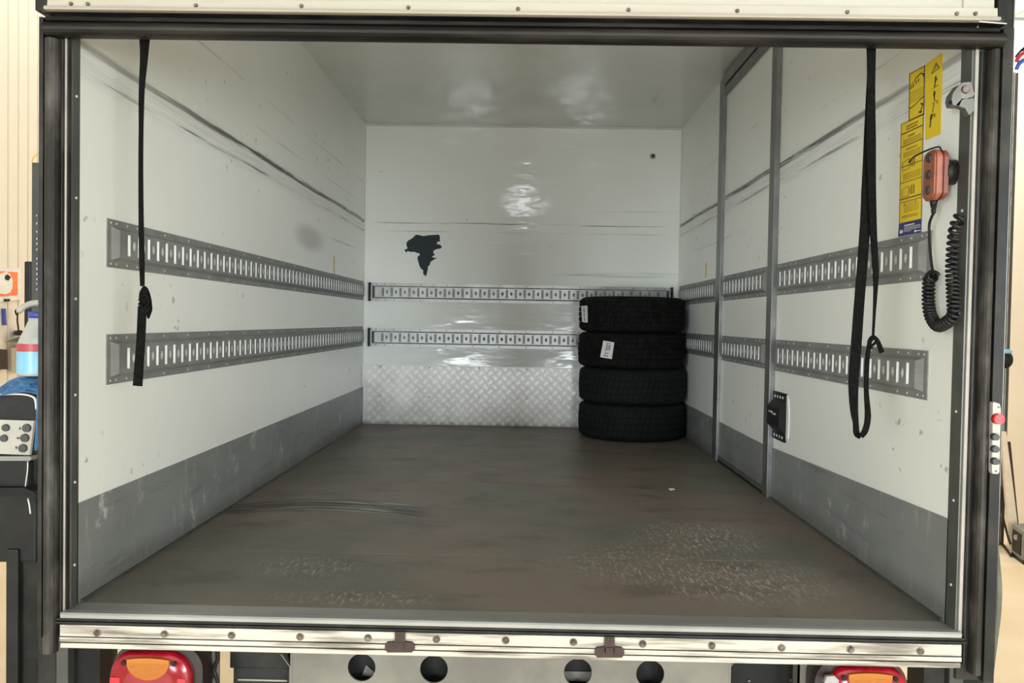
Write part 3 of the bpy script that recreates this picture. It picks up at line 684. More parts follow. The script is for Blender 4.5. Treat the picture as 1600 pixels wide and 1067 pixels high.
# ------------------------------------------------------------------ catch bracket on right jamb
cb = thing('corner_bracket', 'small bent grey bracket with round bolt at top of right jamb', 'bracket', at(1508, 140, Y=-.056))
def LQ(x, y, Y): return at(x, y, Y=Y)-cb.location
b = B(); prism(b, [LQ(x, y, -.056) for x, y in ((1499, 133), (1504, 129), (1517, 128), (1523, 147), (1520, 151), (1503, 156))], (0, .006, 0)); link('plate', b, 'stone', cb)
b = B(); prism(b, [LQ(x, y, -.056) for x, y in ((1499, 132), (1503, 156), (1499, 165), (1489, 164), (1487, 155), (1489, 146))], (0, .03, 0)); link('side_cheek', b, 'jamb', cb)
b = B(); prism(b, [LQ(x, y, -.056) for x, y in ((1494, 164), (1503, 154), (1522, 154), (1523, 172), (1514, 180), (1508, 169))], (0, .02, 0)); link('lower_tongue', b, 'jamb', cb)
b = B(); p = LQ(1508.5, 140, -.056); cyl(b, p, p+Vector((0, -.006, 0)), .0095, 16, .0085); link('bolt', b, 'bolt', cb)
b = B(); p = LQ(1484.5, 160, -.05); cyl(b, p, LQ(1491, 159, -.045), .0042, 10); link('rubber_stop', b, 'black', cb)

# ------------------------------------------------------------------ straps
YS = -.02
def SP(x, y, d=0.): return at(x, y, Y=YS+d)
st = thing('lashing_strap', 'single black webbing strap with a knot, hanging on the left', 'strap', SP(226, 60), 'black straps hanging from the door flap')
off = Vector(st.location)
pts = spline([SP(x, y) for x, y in ((227, 50), (226, 62), (225, 90), (221.5, 140), (220.5, 200), (220, 260), (220.5, 340), (221.5, 400), (222.5, 447))], 5)
ws = wlerp([.026, .024, .018, .013, .0105, .0105, .0115, .0125, .010], len(pts))
b = B(); ribbon(b, [p-off for p in pts], ws, (1, 0, 0)); link('upper_webbing', b, 'strap', st)
b = B(); pts = spline([SP(x, y, -.004) for x, y in ((222, 478), (221.5, 500), (219.5, 540), (217, 575), (215, 603))], 5)
ribbon(b, [p-off for p in pts], wlerp([.019, .0205, .0205, .0215, .0225], len(pts)), (1, 0, 0)); link('hanging_end', b, 'strap', st)
b = B(); prism(b, [SP(x, y, -.008)-off for x, y in ((223, 446), (227, 448), (231, 456), (234, 468), (235.5, 484), (230, 499), (227.5, 490), (222, 477), (218, 476), (216, 467), (217, 456))], (0, .012, 0)); bmesh.ops.bevel(b, geom=b.edges[:], offset=.002, segments=2, affect='EDGES'); link('knot', b, 'strap', st)
b = B(); tube(b, spline([SP(x, y, -.011)-off for x, y in ((218, 470), (222, 462), (229, 462), (233, 472), (226, 480), (217, 474))], 5), .0035, 6); link('knot_wrap', b, 'strap', st)

st = thing('lashing_strap', 'long looped black webbing strap with small knot, hanging on the right', 'strap', SP(1361, 72), 'black straps hanging from the door flap')
off = Vector(st.location)
pts = spline([SP(x, y) for x, y in ((1361, 55), (1361, 75), (1361, 120), (1359, 200), (1356, 300), (1352, 350), (1347.5, 410), (1342, 480), (1337, 550), (1333.5, 600), (1334.5, 640), (1337, 660), (1338.5, 677), (1345, 682))], 5)
b = B(); ribbon(b, [p-off for p in pts], wlerp([.020, .020, .018, .0245, .030, .024, .0235, .0235, .0245, .0235, .018, .013, .014, .014], len(pts)), (1, 0, 0)); link('wide_webbing', b, 'strap', st)
pts = spline([SP(x, y, -.008) for x, y in ((1362, 55), (1362, 75), (1361, 140), (1361, 220), (1362.5, 300), (1365, 370), (1368, 420), (1368, 450), (1366, 490), (1364, 527))], 5)
b = B(); ribbon(b, [p-off for p in pts], wlerp([.019, .019, .018, .022, .018, .0155, .0145, .010, .006, .005], len(pts)), (1, 0, 0)); link('narrow_webbing', b, 'strap', st)
pts = spline([SP(x, y, -.008) for x, y in ((1365, 527), (1360, 530), (1357, 545), (1354.5, 570), (1353.5, 610), (1356, 650), (1352, 672), (1345, 682))], 5)
b = B(); ribbon(b, [p-off for p in pts], wlerp([.006, .008, .010, .0105, .0105, .014, .014, .012], len(pts)), (1, 0, 0)); link('return_webbing', b, 'strap', st)
b = B(); pts = spline([SP(x, y, -.014) for x, y in ((1358, 540), (1359, 532), (1364, 526), (1370, 531), (1374, 540), (1378, 551))], 5)
ribbon(b, [p-off for p in pts], wlerp([.009, .009, .008, .009, .011, .011], len(pts)), (1, 0, .3)); link('knot_tail', b, 'strap', st)
b = B(); tube(b, spline([SP(x, y, -.012)-off for x, y in ((1362, 545), (1360, 535), (1366, 528), (1369, 533), (1363, 540))], 5), .0032, 6); link('knot', b, 'strap', st)

# ------------------------------------------------------------------ rear frame: rubber posts and lintel
def XA(px_, y=500, Y=-.055): return at(px_, y, Y=Y).x
zt_ = at(90, 62, Y=-.08).z; zb_l = at(82, 1029, Y=-.09).z; zb_r = at(1530, 1062, Y=-.09).z
lp = thing('rubber_post', 'scuffed black rubber post framing the left side of the opening', 'door frame', (-1.1, -.05, zb_l))
def seg(pr, name, poly, z0, z1, mat, smooth=False, zoff=0):
    b = B(); o = pr.location; prism(b, [(x-o.x, y-o.y, z0-o.z) for x, y in poly], (0, 0, z1-z0)); return link(name, b, mat, pr, smooth)
xo, x1, x2, x3, x4 = XA(60), XA(66.5), XA(90), XA(97), XA(101)
def arc(xa, xb, y, dep, n=8): 
    c, r = (xa+xb)/2, abs(xb-xa)/2; s = 1 if xb > xa else -1
    return [(c-s*r*math.cos(math.pi*k/n), y-dep*math.sin(math.pi*k/n)) for k in range(n+1)]
seg(lp, 'backing_channel', [(xo, -.030), (xo, -.056), (x1, -.056), (x1, -.043), (x4, -.043), (x4, -.030)], zb_l+.035, zt_+.06, 'rubber')
seg(lp, 'rubber_tube', arc(x1+.002, x2, -.045, .024), zb_l, zt_+.01, 'rubber_tube')
seg(lp, 'inner_lip', arc(x2+.004, x3, -.043, .010, 5), zb_l+.04, zt_+.01, 'rubber')
b = B(); box(b, (x2+1.1+.002, .004, .012), (x4+1.1+.004, .03, .075)); link('foot_bracket', b, 'dark_steel', lp)
R1, R2, R3, R4, R5, R6 = [at(q, 600, Y=-.055).x for q in (1512, 1527, 1530, 1547, 1550, 1566)]
rp_ = thing('rubber_post', 'scuffed black rubber post framing the right side of the opening', 'door frame', (1.1, -.05, zb_r))
seg(rp_, 'backing_channel', [(R1, -.030), (R1, -.043), (R4, -.043), (R5, -.043), (R5, -.058), (R6, -.058), (R6, -.030)], zb_r-.02, zt_+.06, 'rubber')
seg(rp_, 'rubber_tube', arc(R3-.002, R4, -.045, .024), zb_r, zt_+.01, 'rubber_tube')
seg(rp_, 'inner_lip', arc(R1+.006, R2-.003, -.043, .010, 5), zb_r+.02, zt_+.01, 'rubber')
# lintel
za, zb2 = at(800, 60.5, Y=-.085).z, at(800, 24, Y=-.07).z
ln_ = thing('rubber_lintel', 'wide black rubber lintel across the top of the opening', 'door frame', (0, -.06, za))
b = B(); xl, xr = at(66, 40, Y=-.08).x, at(1567, 60, Y=-.08).x; hh = zb2-za
box(b, (xl, .012, 0.010), (xr, .03, hh)); link('backing_channel', b, 'rubber', ln_)
def hprof(name, poly, mat, x0=xl, x1_=xr):
    b = B(); prism(b, [(x0, y, z) for y, z in poly], (x1_-x0, 0, 0)); link(name, b, mat, ln_)
n = 8
hprof('rubber_tube', [(.012, .0)]+[(.0-.026*math.sin(math.pi*k/n), .016-.016*math.cos(math.pi*k/n)) for k in range(n+1)]+[(.012, .032)], 'rubber_lintel', XA(76, 50), XA(1562, 60))
hprof('upper_lip', [(.012, .034), (-.006, .036), (-.010, .042), (.0, .046), (.012, .047)], 'rubber_lintel')
hprof('top_fold', [(.012, hh-.006), (-.02, hh-.008), (-.022, hh), (.012, hh)], 'rubber')

# ------------------------------------------------------------------ cream top flap
zf = at(800, 25, Y=-.085).z
fl_ = thing('top_flap', 'cream painted top flap with bolted trim above the black lintel', 'door', (0, -.07, zf))
xl2, xr2 = at(77, 8, Y=-.08).x, at(1557, 20, Y=-.08).x
b = B(); box(b, (xl2, 0, .03), (xr2, .05, H+WT-zf)); link('flap_panel', b, 'cream', fl_)
b = B(); prism(b, [(xl2-.004, y, z) for y, z in ((.0, 0), (-.024, 0), (-.027, .003), (-.024, .008), (-.012, .010), (-.010, .032), (0, .034))], (xr2-xl2+.006, 0, 0)); link('bottom_trim', b, 'cream_rail', fl_)
b = B(); box(b, (at(1507, 12, Y=-.08).x, -.002, .032), (at(1509, 12, Y=-.08).x, .0, H-zf), 0); link('seam_strip', b, 'alu_strip', fl_)
for px_, py_ in ((111, 6), (137.5, 6.5), (306, 8.5), (471, 9.5), (638, 12), (809.5, 14), (982, 15.5), (1152, 17), (1324, 19), (1495, 21.5), (1524, 21.5)):
    p = at(px_, py_, Y=-.082)-Vector(fl_.location); t = B(); cyl(t, p, p+Vector((0, -.004, 0)), .0048, 8, .0038); link('bolt', t, 'bolt', fl_)
# white strip at the right end of trim
b = B(); tube(b, [at(1530, 33.5, Y=-.10), at(1552, 35.5, Y=-.10), at(1573, 37, Y=-.10)], .0013, 6); tag(link('thin_cord', b, 'white'), 'thin pale cord lying along the top right corner of lintel', 'cord')
# upper corner posts beside the flap and the outer skin of the body (roof)
b = B(); box(b, (XA(63, 10), -.075, zf+.004), (xl2-.006, -.02, H+WT)); tag(link('corner_post', b, 'rubber'), 'dark corner post left of the cream top flap', 'post')
b = B(); box(b, (xr2+.006, -.075, zf-.002), (at(1571, 20, Y=-.07).x, -.02, H+WT)); tag(link('corner_post', b, 'rubber'), 'dark corner post right of the cream top flap', 'post')

# ------------------------------------------------------------------ sill
sl_ = thing('rear_sill', 'dirty aluminium rear sill with rusty bolts below the cargo floor', 'sill', (0, -.06, 0))
YF = -.06
def zpx(y): return at(800, y, Y=YF).z
x0s, x1s = at(95, 985, Y=YF).x, at(1501, 1015, Y=YF).x
b = B(); box(b, (x0s, 0, -.018), (x1s, .072, .0)); link('tread_strip', b, 'alu', sl_)
b = B(); ztp = .0015
prism(b, [(x0s, y, z) for y, z in ((.018, 0), (.016, .002), (-.001, .001), (-.004, -.003), (-.003, zpx(980)), (.010, zpx(980)))], (x1s-x0s, 0, 0)); link('nose_strip', b, 'alu', sl_)
b = B(); box(b, (x0s-.01, -.001, zpx(985)), (x1s+.01, .01, zpx(981))); box(b, (x0s-.012, -.005, zpx(989)), (x1s+.012, .01, zpx(986)), .0008); link('groove_strip', b, 'dark_steel', sl_)
b = B(); box(b, (x0s, -.004, zpx(1008.5)), (x1s, .03, zpx(991)), .001); link('bolted_rail', b, 'alu_pale', sl_)
b = B(); box(b, (x0s, -.006, zpx(1017)), (x1s, .03, zpx(1010)), .0015); link('middle_rail', b, 'alu_pale', sl_)
b = B(); box(b, (x0s+.003, -.008, zpx(1026)), (x1s-.003, .03, zpx(1018.5)), .0015); link('lower_rail', b, 'alu_pale', sl_)
b = B(); box(b, (x0s+.01, .004, zpx(1026)), (x1s-.01, .05, zpx(985))); link('core_bar', b, 'dark_steel', sl_)
for px_, py_ in ((152, 991), (257, 992), (362, 994), (469, 996), (575, 997), (682, 998), (790, 999.5), (896, 1003), (1004, 1006), (1112, 1009), (1221, 1013), (1329, 1016), (1438, 1019)):
    p = at(px_, py_, Y=YF-.004)-Vector(sl_.location); p.z = (p.z+zpx(1000))/2; t = B(); cyl(t, p, p+Vector((0, -.005, 0)), .0065, 6, .0055); cyl(t, p, p+Vector((0, -.0015, 0)), .009, 14); link('bolt', t, 'bolt', sl_)
def catch(px_, label):
    yb_ = 1018 + (px_-624)*.0245
    o = thing('sill_catch', label, 'catch', at(px_, yb_-6, Y=YF-.012), 'rust brown catches on the rear sill'); q = lambda x, y, Y=YF-.012: at(x, y, Y=Y)-o.location
    b = B(); prism(b, [q(px_-7.5, yb_-31), q(px_+8, yb_-31), q(px_+7.5, yb_-7), q(px_-8, yb_-7)], (0, .008, 0)); link('stem', b, 'rust', o)
    b = B(); prism(b, [q(px_+dx, yb_+dy) for dx, dy in ((-23, -9), (-20, -14), (-9, -15), (9, -15), (19, -14), (23, -9), (23, -3), (19, 1.5), (-19, 1.5), (-23, -3))], (0, .009, 0)); link('cross_foot', b, 'rust', o)
    b = B(); prism(b, [q(px_-6, yb_-14, YF-.014), q(px_+6, yb_-14, YF-.014), q(px_+6, yb_-4, YF-.014), q(px_-6, yb_-4, YF-.014)], (0, .004, 0)); link('boss', b, 'rust', o)
catch(624.5, 'rust brown T-shaped catch on the sill, left of centre'); catch(952.5, 'rust brown T-shaped catch on the sill, right of centre')

# ------------------------------------------------------------------ underrun plate with holes
YU = .05
u0, u1 = at(455, 1040, Y=YU), at(1141, 1040, Y=YU); ztop = -.078; zbot = -.29
ur = thing('underrun_plate', 'grey galvanised plate with four round holes below the sill', 'metal plate', (0, YU, ztop))
holes = [at(565, 1043, Y=YU), at(678, 1046, Y=YU), at(903, 1051, Y=YU), at(1016, 1052, Y=YU)]
b = B(); rH = .0345; hs = .05; zc = sum(h.z for h in holes)/4-ztop
ypl = [0, .008]
for yy, flip in ((0, 0), (.006, 1)):
    xs = [u0.x]+sum([[h.x-hs, h.x+hs] for h in holes], [])+[u1.x]
    zs = [zbot-ztop, zc-hs, zc+hs, 0]
    def fq(x0, z0, x1, z1): b.faces.new([b.verts.new(p) for p in ((x0, yy, z0), (x1, yy, z0), (x1, yy, z1), (x0, yy, z1))])
    fq(xs[0], zs[0], xs[-1], zs[1]); fq(xs[0], zs[2], xs[-1], zs[3])
    for k in range(0, len(xs), 2): fq(xs[k], zs[1], xs[k+1], zs[2])
    for h in holes:
        n = 32; ci = [b.verts.new((h.x+rH*math.cos(2*math.pi*k/n), yy, zc+rH*math.sin(2*math.pi*k/n))) for k in range(n)]
        sq = []
        for k in range(n):
            c_, s_ = math.cos(2*math.pi*k/n), math.sin(2*math.pi*k/n); m_ = max(abs(c_), abs(s_)); sq.append(b.verts.new((h.x+hs*c_/m_, yy, zc+hs*s_/m_)))
        for k in range(n): b.faces.new((ci[k], ci[(k+1) % n], sq[(k+1) % n], sq[k]))
        if yy == 0:
            for k in range(n):
                a_, c_ = ci[k].co, ci[(k+1) % n].co
                b.faces.new([b.verts.new(p) for p in ((a_.x, 0, a_.z), (c_.x, 0, c_.z), (c_.x, .006, c_.z), (a_.x, .006, a_.z))])
box(b, (u0.x-.002, -.001, zbot-ztop), (u0.x+.003, .05, 0)); box(b, (u1.x-.003, -.001, zbot-ztop), (u1.x+.002, .05, 0))
link('plate', b, 'under', ur)
# bent stiffener edges by the plate ends
for px0, px1, xx in ((438, 452, u0.x-.004), (1158, 1142, u1.x+.004)):
    b = B(); p, q_ = at(px0, 1022, Y=YU)-ur.location, at(px1, 1042, Y=YU)-ur.location
    prism(b, [p, q_, Vector((q_.x, 0, zbot-ztop)), Vector((q_.x+(.003 if px0 < 800 else -.003), 0, zbot-ztop)), Vector((q_.x+(.003 if px0 < 800 else -.003), 0, q_.z)), p+Vector((.003 if px0 < 800 else -.003, 0, 0))], (0, .03, 0)); link('bent_edge', b, 'under', ur)
cb_ = thing('hole_backing', 'added black beam seen through the round holes', 'block', (0, .2, -.2))  # black body added behind the plate so the holes stay dark
b = B(); box(b, (u0.x+.01, -.10, -.2), (u1.x-.01, .35, .145)); link('backing_body', b, 'black', cb_)
b = B(); h = holes[0]; prism(b, [(h.x+d, -.105, h.z+.2+e) for d, e in ((-.008, -.04), (.003, -.012), (.022, -.028), (.028, -.04))], (0, .004, 0)); h = holes[2]; box(b, (h.x-.04, -.105, h.z-.04+.2), (h.x+.04, -.101, h.z-.016+.2)); link('pale_gusset', b, 'under', cb_)
# dark box left of the plate; black body painting the dark opening right of it
lb_ = thing('under_box', 'dark box hanging under the sill between left lamp and plate', 'box', (0, .08, -.2))
pa, pb = at(359, 1030, Y=.08), at(451, 1046, Y=.08)
b = B(); box(b, (pa.x, 0, pb.z+.2), (pb.x, .22, .122), .004); link('lid', b, 'dark_steel', lb_)
b = B(); box(b, (pa.x+.008, .006, -.12), (pb.x, .2, pb.z+.2)); link('body', b, 'machine', lb_)
b = B(); box(b, (pa.x+.02, .002, pb.z-.032+.2), (pb.x-.004, .008, pb.z-.028+.2)); link('edge_strip', b, 'alu_strip', lb_)
rb_ = thing('under_box', 'black body standing in for the dark opening under the sill between plate and right lamp', 'box', (0, .10, -.2))
pa, pb = at(1142, 1045, Y=.10), at(1254, 1046, Y=.10)
b = B(); box(b, (pa.x, 0, -.12), (pb.x, .22, .122), .003); link('body', b, 'black', rb_)
b = B(); p = at(1236, 1062, Y=.098)-rb_.location; cyl(b, p, p+Vector((0, -.004, 0)), .004, 8); p = at(1170, 1063, Y=.098)-rb_.location; cyl(b, p, p+Vector((0, -.004, 0)), .003, 8); stuff(link('screws', b, 'bolt', rb_))

# ------------------------------------------------------------------ tail lamps
def outline(hw_, zt0, zb0, r, n=6, crown=.012):
    pts = []
    for cx_, cz_, a0 in ((hw_-r, zt0-r, 0), (-hw_+r, zt0-r, 90), (-hw_+r, zb0+r, 180), (hw_-r, zb0+r, 270)):
        for k in range(n+1):
            a = math.radians(a0+90*k/n); x = cx_+r*math.cos(a); z = cz_+r*math.sin(a)
            if a0 < 180: z += crown*(1-(x/hw_)**2)
            pts.append((x, z))
    return pts
def lamp(px_, ztop_, label, sidex, mirror):
    c = at(px_, 1050, Y=-.02); o = thing('tail_lamp', label, 'lamp', (c.x, -.02, ztop_))
    hwL = .098
    b = B(); pts = outline(hwL+.010, .014, -.185, .05); prism(b, [(x+mirror*.012, .05, z) for x, z in pts], (0, -.062, 0)); link('housing', b, 'housing', o)
    b = B(); rings = []
    for sc_, yy in ((1, -.012), (1, -.022), (.93, -.030), (.6, -.036)):
        rings.append([b.verts.new((x*sc_, yy, -.09+(z+.09)*sc_)) for x, z in outline(hwL, 0, -.175, .048)])
    for a, d in zip(rings, rings[1:]):
        for k in range(len(a)): f = b.faces.new((a[k], a[(k+1) % len(a)], d[(k+1) % len(a)], d[k])); f.smooth = True
    b.faces.new(rings[-1]); bmesh.ops.recalc_face_normals(b, faces=b.faces[:]); link('red_lens', b, 'red', o)
    b = B(); n = 16; r = .050
    pts = [(-r, .006)] + [(-r*math.cos(math.pi*k/n), -.002-.040*math.sin(math.pi*k/n)) for k in range(n+1)] + [(r, .006)] + [(r*(1-2*k/6), .0065+.0035*math.sin(math.pi*k/6)) for k in range(1, 6)]
    prism(b, [(x, -.012, z-.010) for x, z in pts], (0, -.0275, 0)); am = link('amber_lens', b, 'amber', o); am['label'] = 'amber half-round indicator lens'
    b = B()
    for k in range(11):
        z = -.014-k*.0034; hx = r*math.sqrt(max(0, 1-((z+.012)/-.041)**2))*.95
        if hx > .006: box(b, (-hx, -.0405, z-.0006), (hx, -.039, z+.0006))
    stuff(link('lens_ribs', b, 'amber', am))
    for s in (-1, 1):
        b = B(); cyl(b, (s*.060, -.028, -.014), (s*.060, -.036, -.014), .0058, 10); link('screw', b, 'black', o)
        b = B(); prism(b, [(s*.078+dx, -.028, -.062+dz) for dx, dz in ((-.014, .012), (.008, .012), (.012, .0), (.012, -.05), (-.016, -.05))], (0, -.006, 0)); link('reflector', b, 'red_bright', o)
    return o
ll = lamp(242, at(242, 1021, Y=-.04).z-.004, 'red tail lamp with amber top under the left end of sill', -1, 1)
rl = lamp(1350, at(1350, 1044, Y=-.04).z-.004, 'red tail lamp with amber top under the right end of sill', 1, -1)
b = B(); prism(b, [at(x, y, Y=-.058)-rl.location for x, y in ((1288, 1067), (1292, 1057), (1304, 1056), (1311, 1063), (1310, 1070))], (0, .01, 0)); o = link('chipped_corner', b, 'rivet_pale', rl); o['label'] = 'pale chipped corner of the lens'
for px_, lab, w2 in ((329, 'pale mounting bracket right of the left tail lamp', 8), (1262, 'pale mounting bracket left of the right tail lamp', 8)):
    c = at(px_, 1040, Y=.0); b = B(); box(b, (c.x-.012, .03, -.30), (c.x+.010, .036, -.072)); box(b, (c.x-.012, .03, -.30), (c.x-.008, .07, -.072)); tag(link('lamp_bracket', b, 'under'), lab, 'bracket')
b = B(); box(b, (ll.location.x-.06, .035, -.13), (ll.location.x+.10, .04, -.072)); tag(link('lamp_bracket', b, 'under'), 'pale plate behind the top of the left tail lamp', 'bracket')
b = B(); tube(b, spline([at(x, y, Y=.02) for x, y in ((339, 1012), (340, 1030), (334, 1045), (338, 1058), (343, 1075))], 6), .0045, 8); tag(link('lamp_cable', b, 'cable'), 'black cable dangling beside the left tail lamp', 'cable')
b = B(); tube(b, spline([at(x, y, Y=.02) for x, y in ((338, 1012), (338, 1035), (336, 1050), (331, 1062), (331, 1075))], 6), .0022, 6); tag(link('lamp_cable', b, 'cable'), 'thinner black wire beside the left tail lamp', 'cable')
# dark supports under both corners (lift arms of the tail gate)
def arm(px0, px1, label, Y=.10):
    a, c = at(px0, 1040, Y=Y), at(px1, 1040, Y=Y); o = thing('lift_arm', label, 'lift', (a.x, Y, -.95))
    wv = c.x-a.x; b = B(); box(b, (0, 0, 0), (wv*.30, .09, .86)); link('outer_leg', b, 'dark_steel', o)
    b = B(); box(b, (wv*.34, -.01, 0), (wv*.55, .06, .86), .004); link('middle_leg', b, 'grey_post', o)
    b = B(); box(b, (wv*.55, .02, 0), (wv, .09, .86)); link('inner_leg', b, 'black', o); return o
arm(60, 150, 'dark steel tail lift legs under the left corner'); arm(1444, 1552, 'dark steel tail lift legs under the right corner')

# ------------------------------------------------------------------ the hall outside
ZG = -.95
def hall_struct(name, b, m): return struct(link(name, b, m))
b = B(); box(b, (-9, -14, ZG-.1), (9, 14, ZG)); hall_struct('floor.001', b, 'hall_floor')
XW = 3.7; XR = 4.05
wl = struct(bpy.data.objects.new('wall_left.001', None)); COL.objects.link(wl)
b = B(); box(b, (-XW-.12, -6, ZG), (-XW-.04, 13, 6)); link('wall_base', b, 'hall_wall', wl)
me = None
for k in range(110):      # upright cladding boards with a groove between
    y = -1 + k*.122
    if me is None:
        b = B(); prism(b, [(x, yy, ZG) for x, yy in ((-XW-.04, .0), (-XW-.006, .003), (-XW, .010), (-XW, .108), (-XW-.006, .115), (-XW-.04, .118))], (0, 0, 6.9)); o = link('cladding_board', b, 'hall_wall', wl); me = o.data
    else: o = bpy.data.objects.new('cladding_board', me); COL.objects.link(o); o.parent = wl
    o.location = (0, y, 0)
b = B(); box(b, (XR, -6, ZG), (XR+.1, 13, 6)); hall_struct('wall_right.001', b, 'hall_wall')
b = B(); box(b, (-XW, 13, ZG), (XR, 13.1, 6)); hall_struct('wall_back.001', b, 'hall_wall')

# poster and small wall items (left)
def onwall(poly, name, label, cat, mat, th=.01, parent=None):
    pts = [at(x, y, X=-XW+.002) for x, y in poly]; o0 = Vector((0, 0, 0)) if parent is None else Vector(parent.location)
    b = B(); prism(b, [p-o0 for p in pts], (th, 0, 0)); o = link(name, b, mat, parent)
    if label and cat: tag(o, label, cat)
    return o
ps = thing('poster', 'orange and white framed poster on the cream wall at far left', 'poster', at(10, 445, X=-XW))
onwall([(-40, 416), (31, 419), (31, 468), (-40, 474)], 'white_border', None, None, 'white', .006, ps)
onwall([(-36, 421), (26, 425.5), (26, 461), (-36, 466)], 'orange_field', None, None, 'poster_orange', .009, ps)
onwall([(0, 427), (7, 424.5), (13, 428), (17, 437), (17, 450), (13, 457), (6, 460), (-4, 458), (-10, 448), (-9, 434)], 'white_badge', None, None, 'white', .012, ps)
onwall([(5, 431), (9, 428.5), (14, 433), (10, 438.5), (5, 436)], 'grey_emblem', None, None, 'dark_steel', .015, ps)
mk_ = onwall([(2, 482), (5, 482), (6.5, 508), (3, 508)], 'marker_pen', 'blue marker pen hanging on the wall below the poster', 'pen', 'cap_blue', .02)
onwall([(4, 467), (12, 467), (10.5, 471), (5.5, 471)], 'small_clip', 'small grey clip on the wall just below the poster', 'clip', 'dark_steel', .02)
onwall([(7, 534), (32, 525), (34, 528), (32, 534)], 'wall_shelf', 'small grey shelf on the left wall behind the bottle', 'shelf', 'zinc_dark', .10)
onwall([(-10, 545), (3, 546), (4, 577), (-10, 577)], 'wall_bracket', 'dark brown bracket on the wall at the far left edge', 'bracket', 'rust', .04)
onwall([(11, 543), (28, 541), (28, 580), (12, 580)], 'wall_socket_cover', 'cream rectangular cover plate on the left wall behind the bottle', 'cover', 'cream', .03)
b = B()
tube(b, spline([at(x, y, X=-XW+.05) for x, y in ((26, 492), (24, 486), (28, 484), (27, 500), (29, 515), (28, 523))], 5), .006, 6); cyl(b, at(26, 520, X=-XW+.01), at(32, 520, X=-XW+.12), .02, 10); tag(link('wall_hook', b, 'dark_steel'), 'bent dark wire hook on the wall left of the bottle', 'hook')

# wheel service machine on the left
YM = .40
mc = thing('workshop_machine', 'charcoal workshop machine with pale control panel beside the truck, left', 'machine', (-1.5, YM, ZG))
def MQ(x, y, Y=YM): return at(x, y, Y=Y)-mc.location
X0 = -2.0+1.5
def mbox(x1px, ytop, ybot, name, mat, Yf=YM, dep=.5, bev=.01):
    a, c = MQ(x1px, ytop, Yf), MQ(x1px, ybot, Yf); b = B(); box(b, (X0, Yf-YM, c.z), (a.x, Yf-YM+dep, a.z), bev); return link(name, b, mat, mc)
# hood with rounded top
b = B(); top = [MQ(x, y) for x, y in ((56, 657), (56.5, 640), (55, 624), (48, 618.5), (36, 616), (20, 615.5), (0, 617), (-60, 625), (-60, 657))]; prism(b, top, (0, .3, 0)); link('hood', b, 'machine', mc); b = B(); tube(b, spline([MQ(x, y, YM-.002) for x, y in ((57, 640), (55, 624), (48, 618.5), (36, 616), (20, 615.5), (0, 617), (-60, 625))], 4), .0035, 6); link('hood_highlight', b, 'rivet', mc)  # pale tube paints the highlight along the hood's top edge
mbox(54, 652, 712, 'panel_backing', 'machine')
b = B(); prism(b, [MQ(x, y, YM-.012) for x, y in ((-60, 654), (53, 657.5), (46.5, 711), (-60, 707))], (0, .010, 0)); pn = link('control_panel', b, 'panel_white', mc); pn['label'] = 'pale control panel'
for x, y, r in ((42.5, 668.5, 6.6), (39.5, 684, 6.6), (36.5, 700, 6.6), (9.8, 668, 5.8), (7, 684.5, 5.8), (-22, 668, 5.8), (-24, 684, 5.8)):
    c = MQ(x, y, YM-.012); b = B(); cyl(b, c, c+Vector((0, -.007, 0)), r*2.44/F, 18, r*2.44/F*.93); link('push_button', b, 'button', mc)
b = B()
for tri in ([(29.5, 671), (33.2, 671), (31.4, 666)], [(23.7, 697.5), (27.5, 697.5), (25.6, 702.5)], [(25.3, 684.5), (28, 682.5), (28, 686.5)], [(31.5, 684.5), (28.8, 682.5), (28.8, 686.5)]):
    prism(b, [MQ(x, y, YM-.0125) for x, y in tri], (0, -.0006, 0))
stuff(link('arrow_marks', b, 'ink', mc))
b = B(); prism(b, [MQ(x, y, YM-.02) for x, y in ((-60, 713), (46, 713), (50, 716), (46, 720), (-60, 720))], (0, .06, 0)); link('ledge', b, 'zinc_side', mc)
mbox(44, 720, 768, 'front_cover', 'machine', YM-.005); mbox(57, 706, 880, 'cabinet', 'machine', YM+.02)
b = B(); prism(b, [MQ(x, y, YM-.03) for x, y in ((-60, 762), (36, 762), (52, 768), (56, 774), (48, 776), (-60, 775))], (0, .1, 0)); link('rubber_ledge', b, 'black', mc)
b = B(); tube(b, spline([MQ(x, y, YM-.012) for x, y in ((43.5, 720), (43, 735), (41, 750), (39.5, 762))], 4), .0016, 6); tube(b, spline([MQ(x, y, YM-.0) for x, y in ((43.5, 778), (46, 790), (47.5, 803))], 4), .0022, 6); link('cover_highlight', b, 'rivet', mc)  # thin pale tubes paint curved highlights on the machine front
c = MQ(6, 876); b = B(); box(b, (c.x, .03, 0), (MQ(55, 876).x+.05, .4, c.z), .006); link('pedestal', b, 'dark_steel', mc)
c = MQ(6, 876); b = B(); a2 = MQ(25, 876); box(b, (c.x, .01, .03), (a2.x, .03, c.z+.03), .004); link('pedestal_flange', b, 'machine', mc)
b = B(); a2, c2 = MQ(90, 1020, YM-.1), MQ(94, 1020, YM-.1)
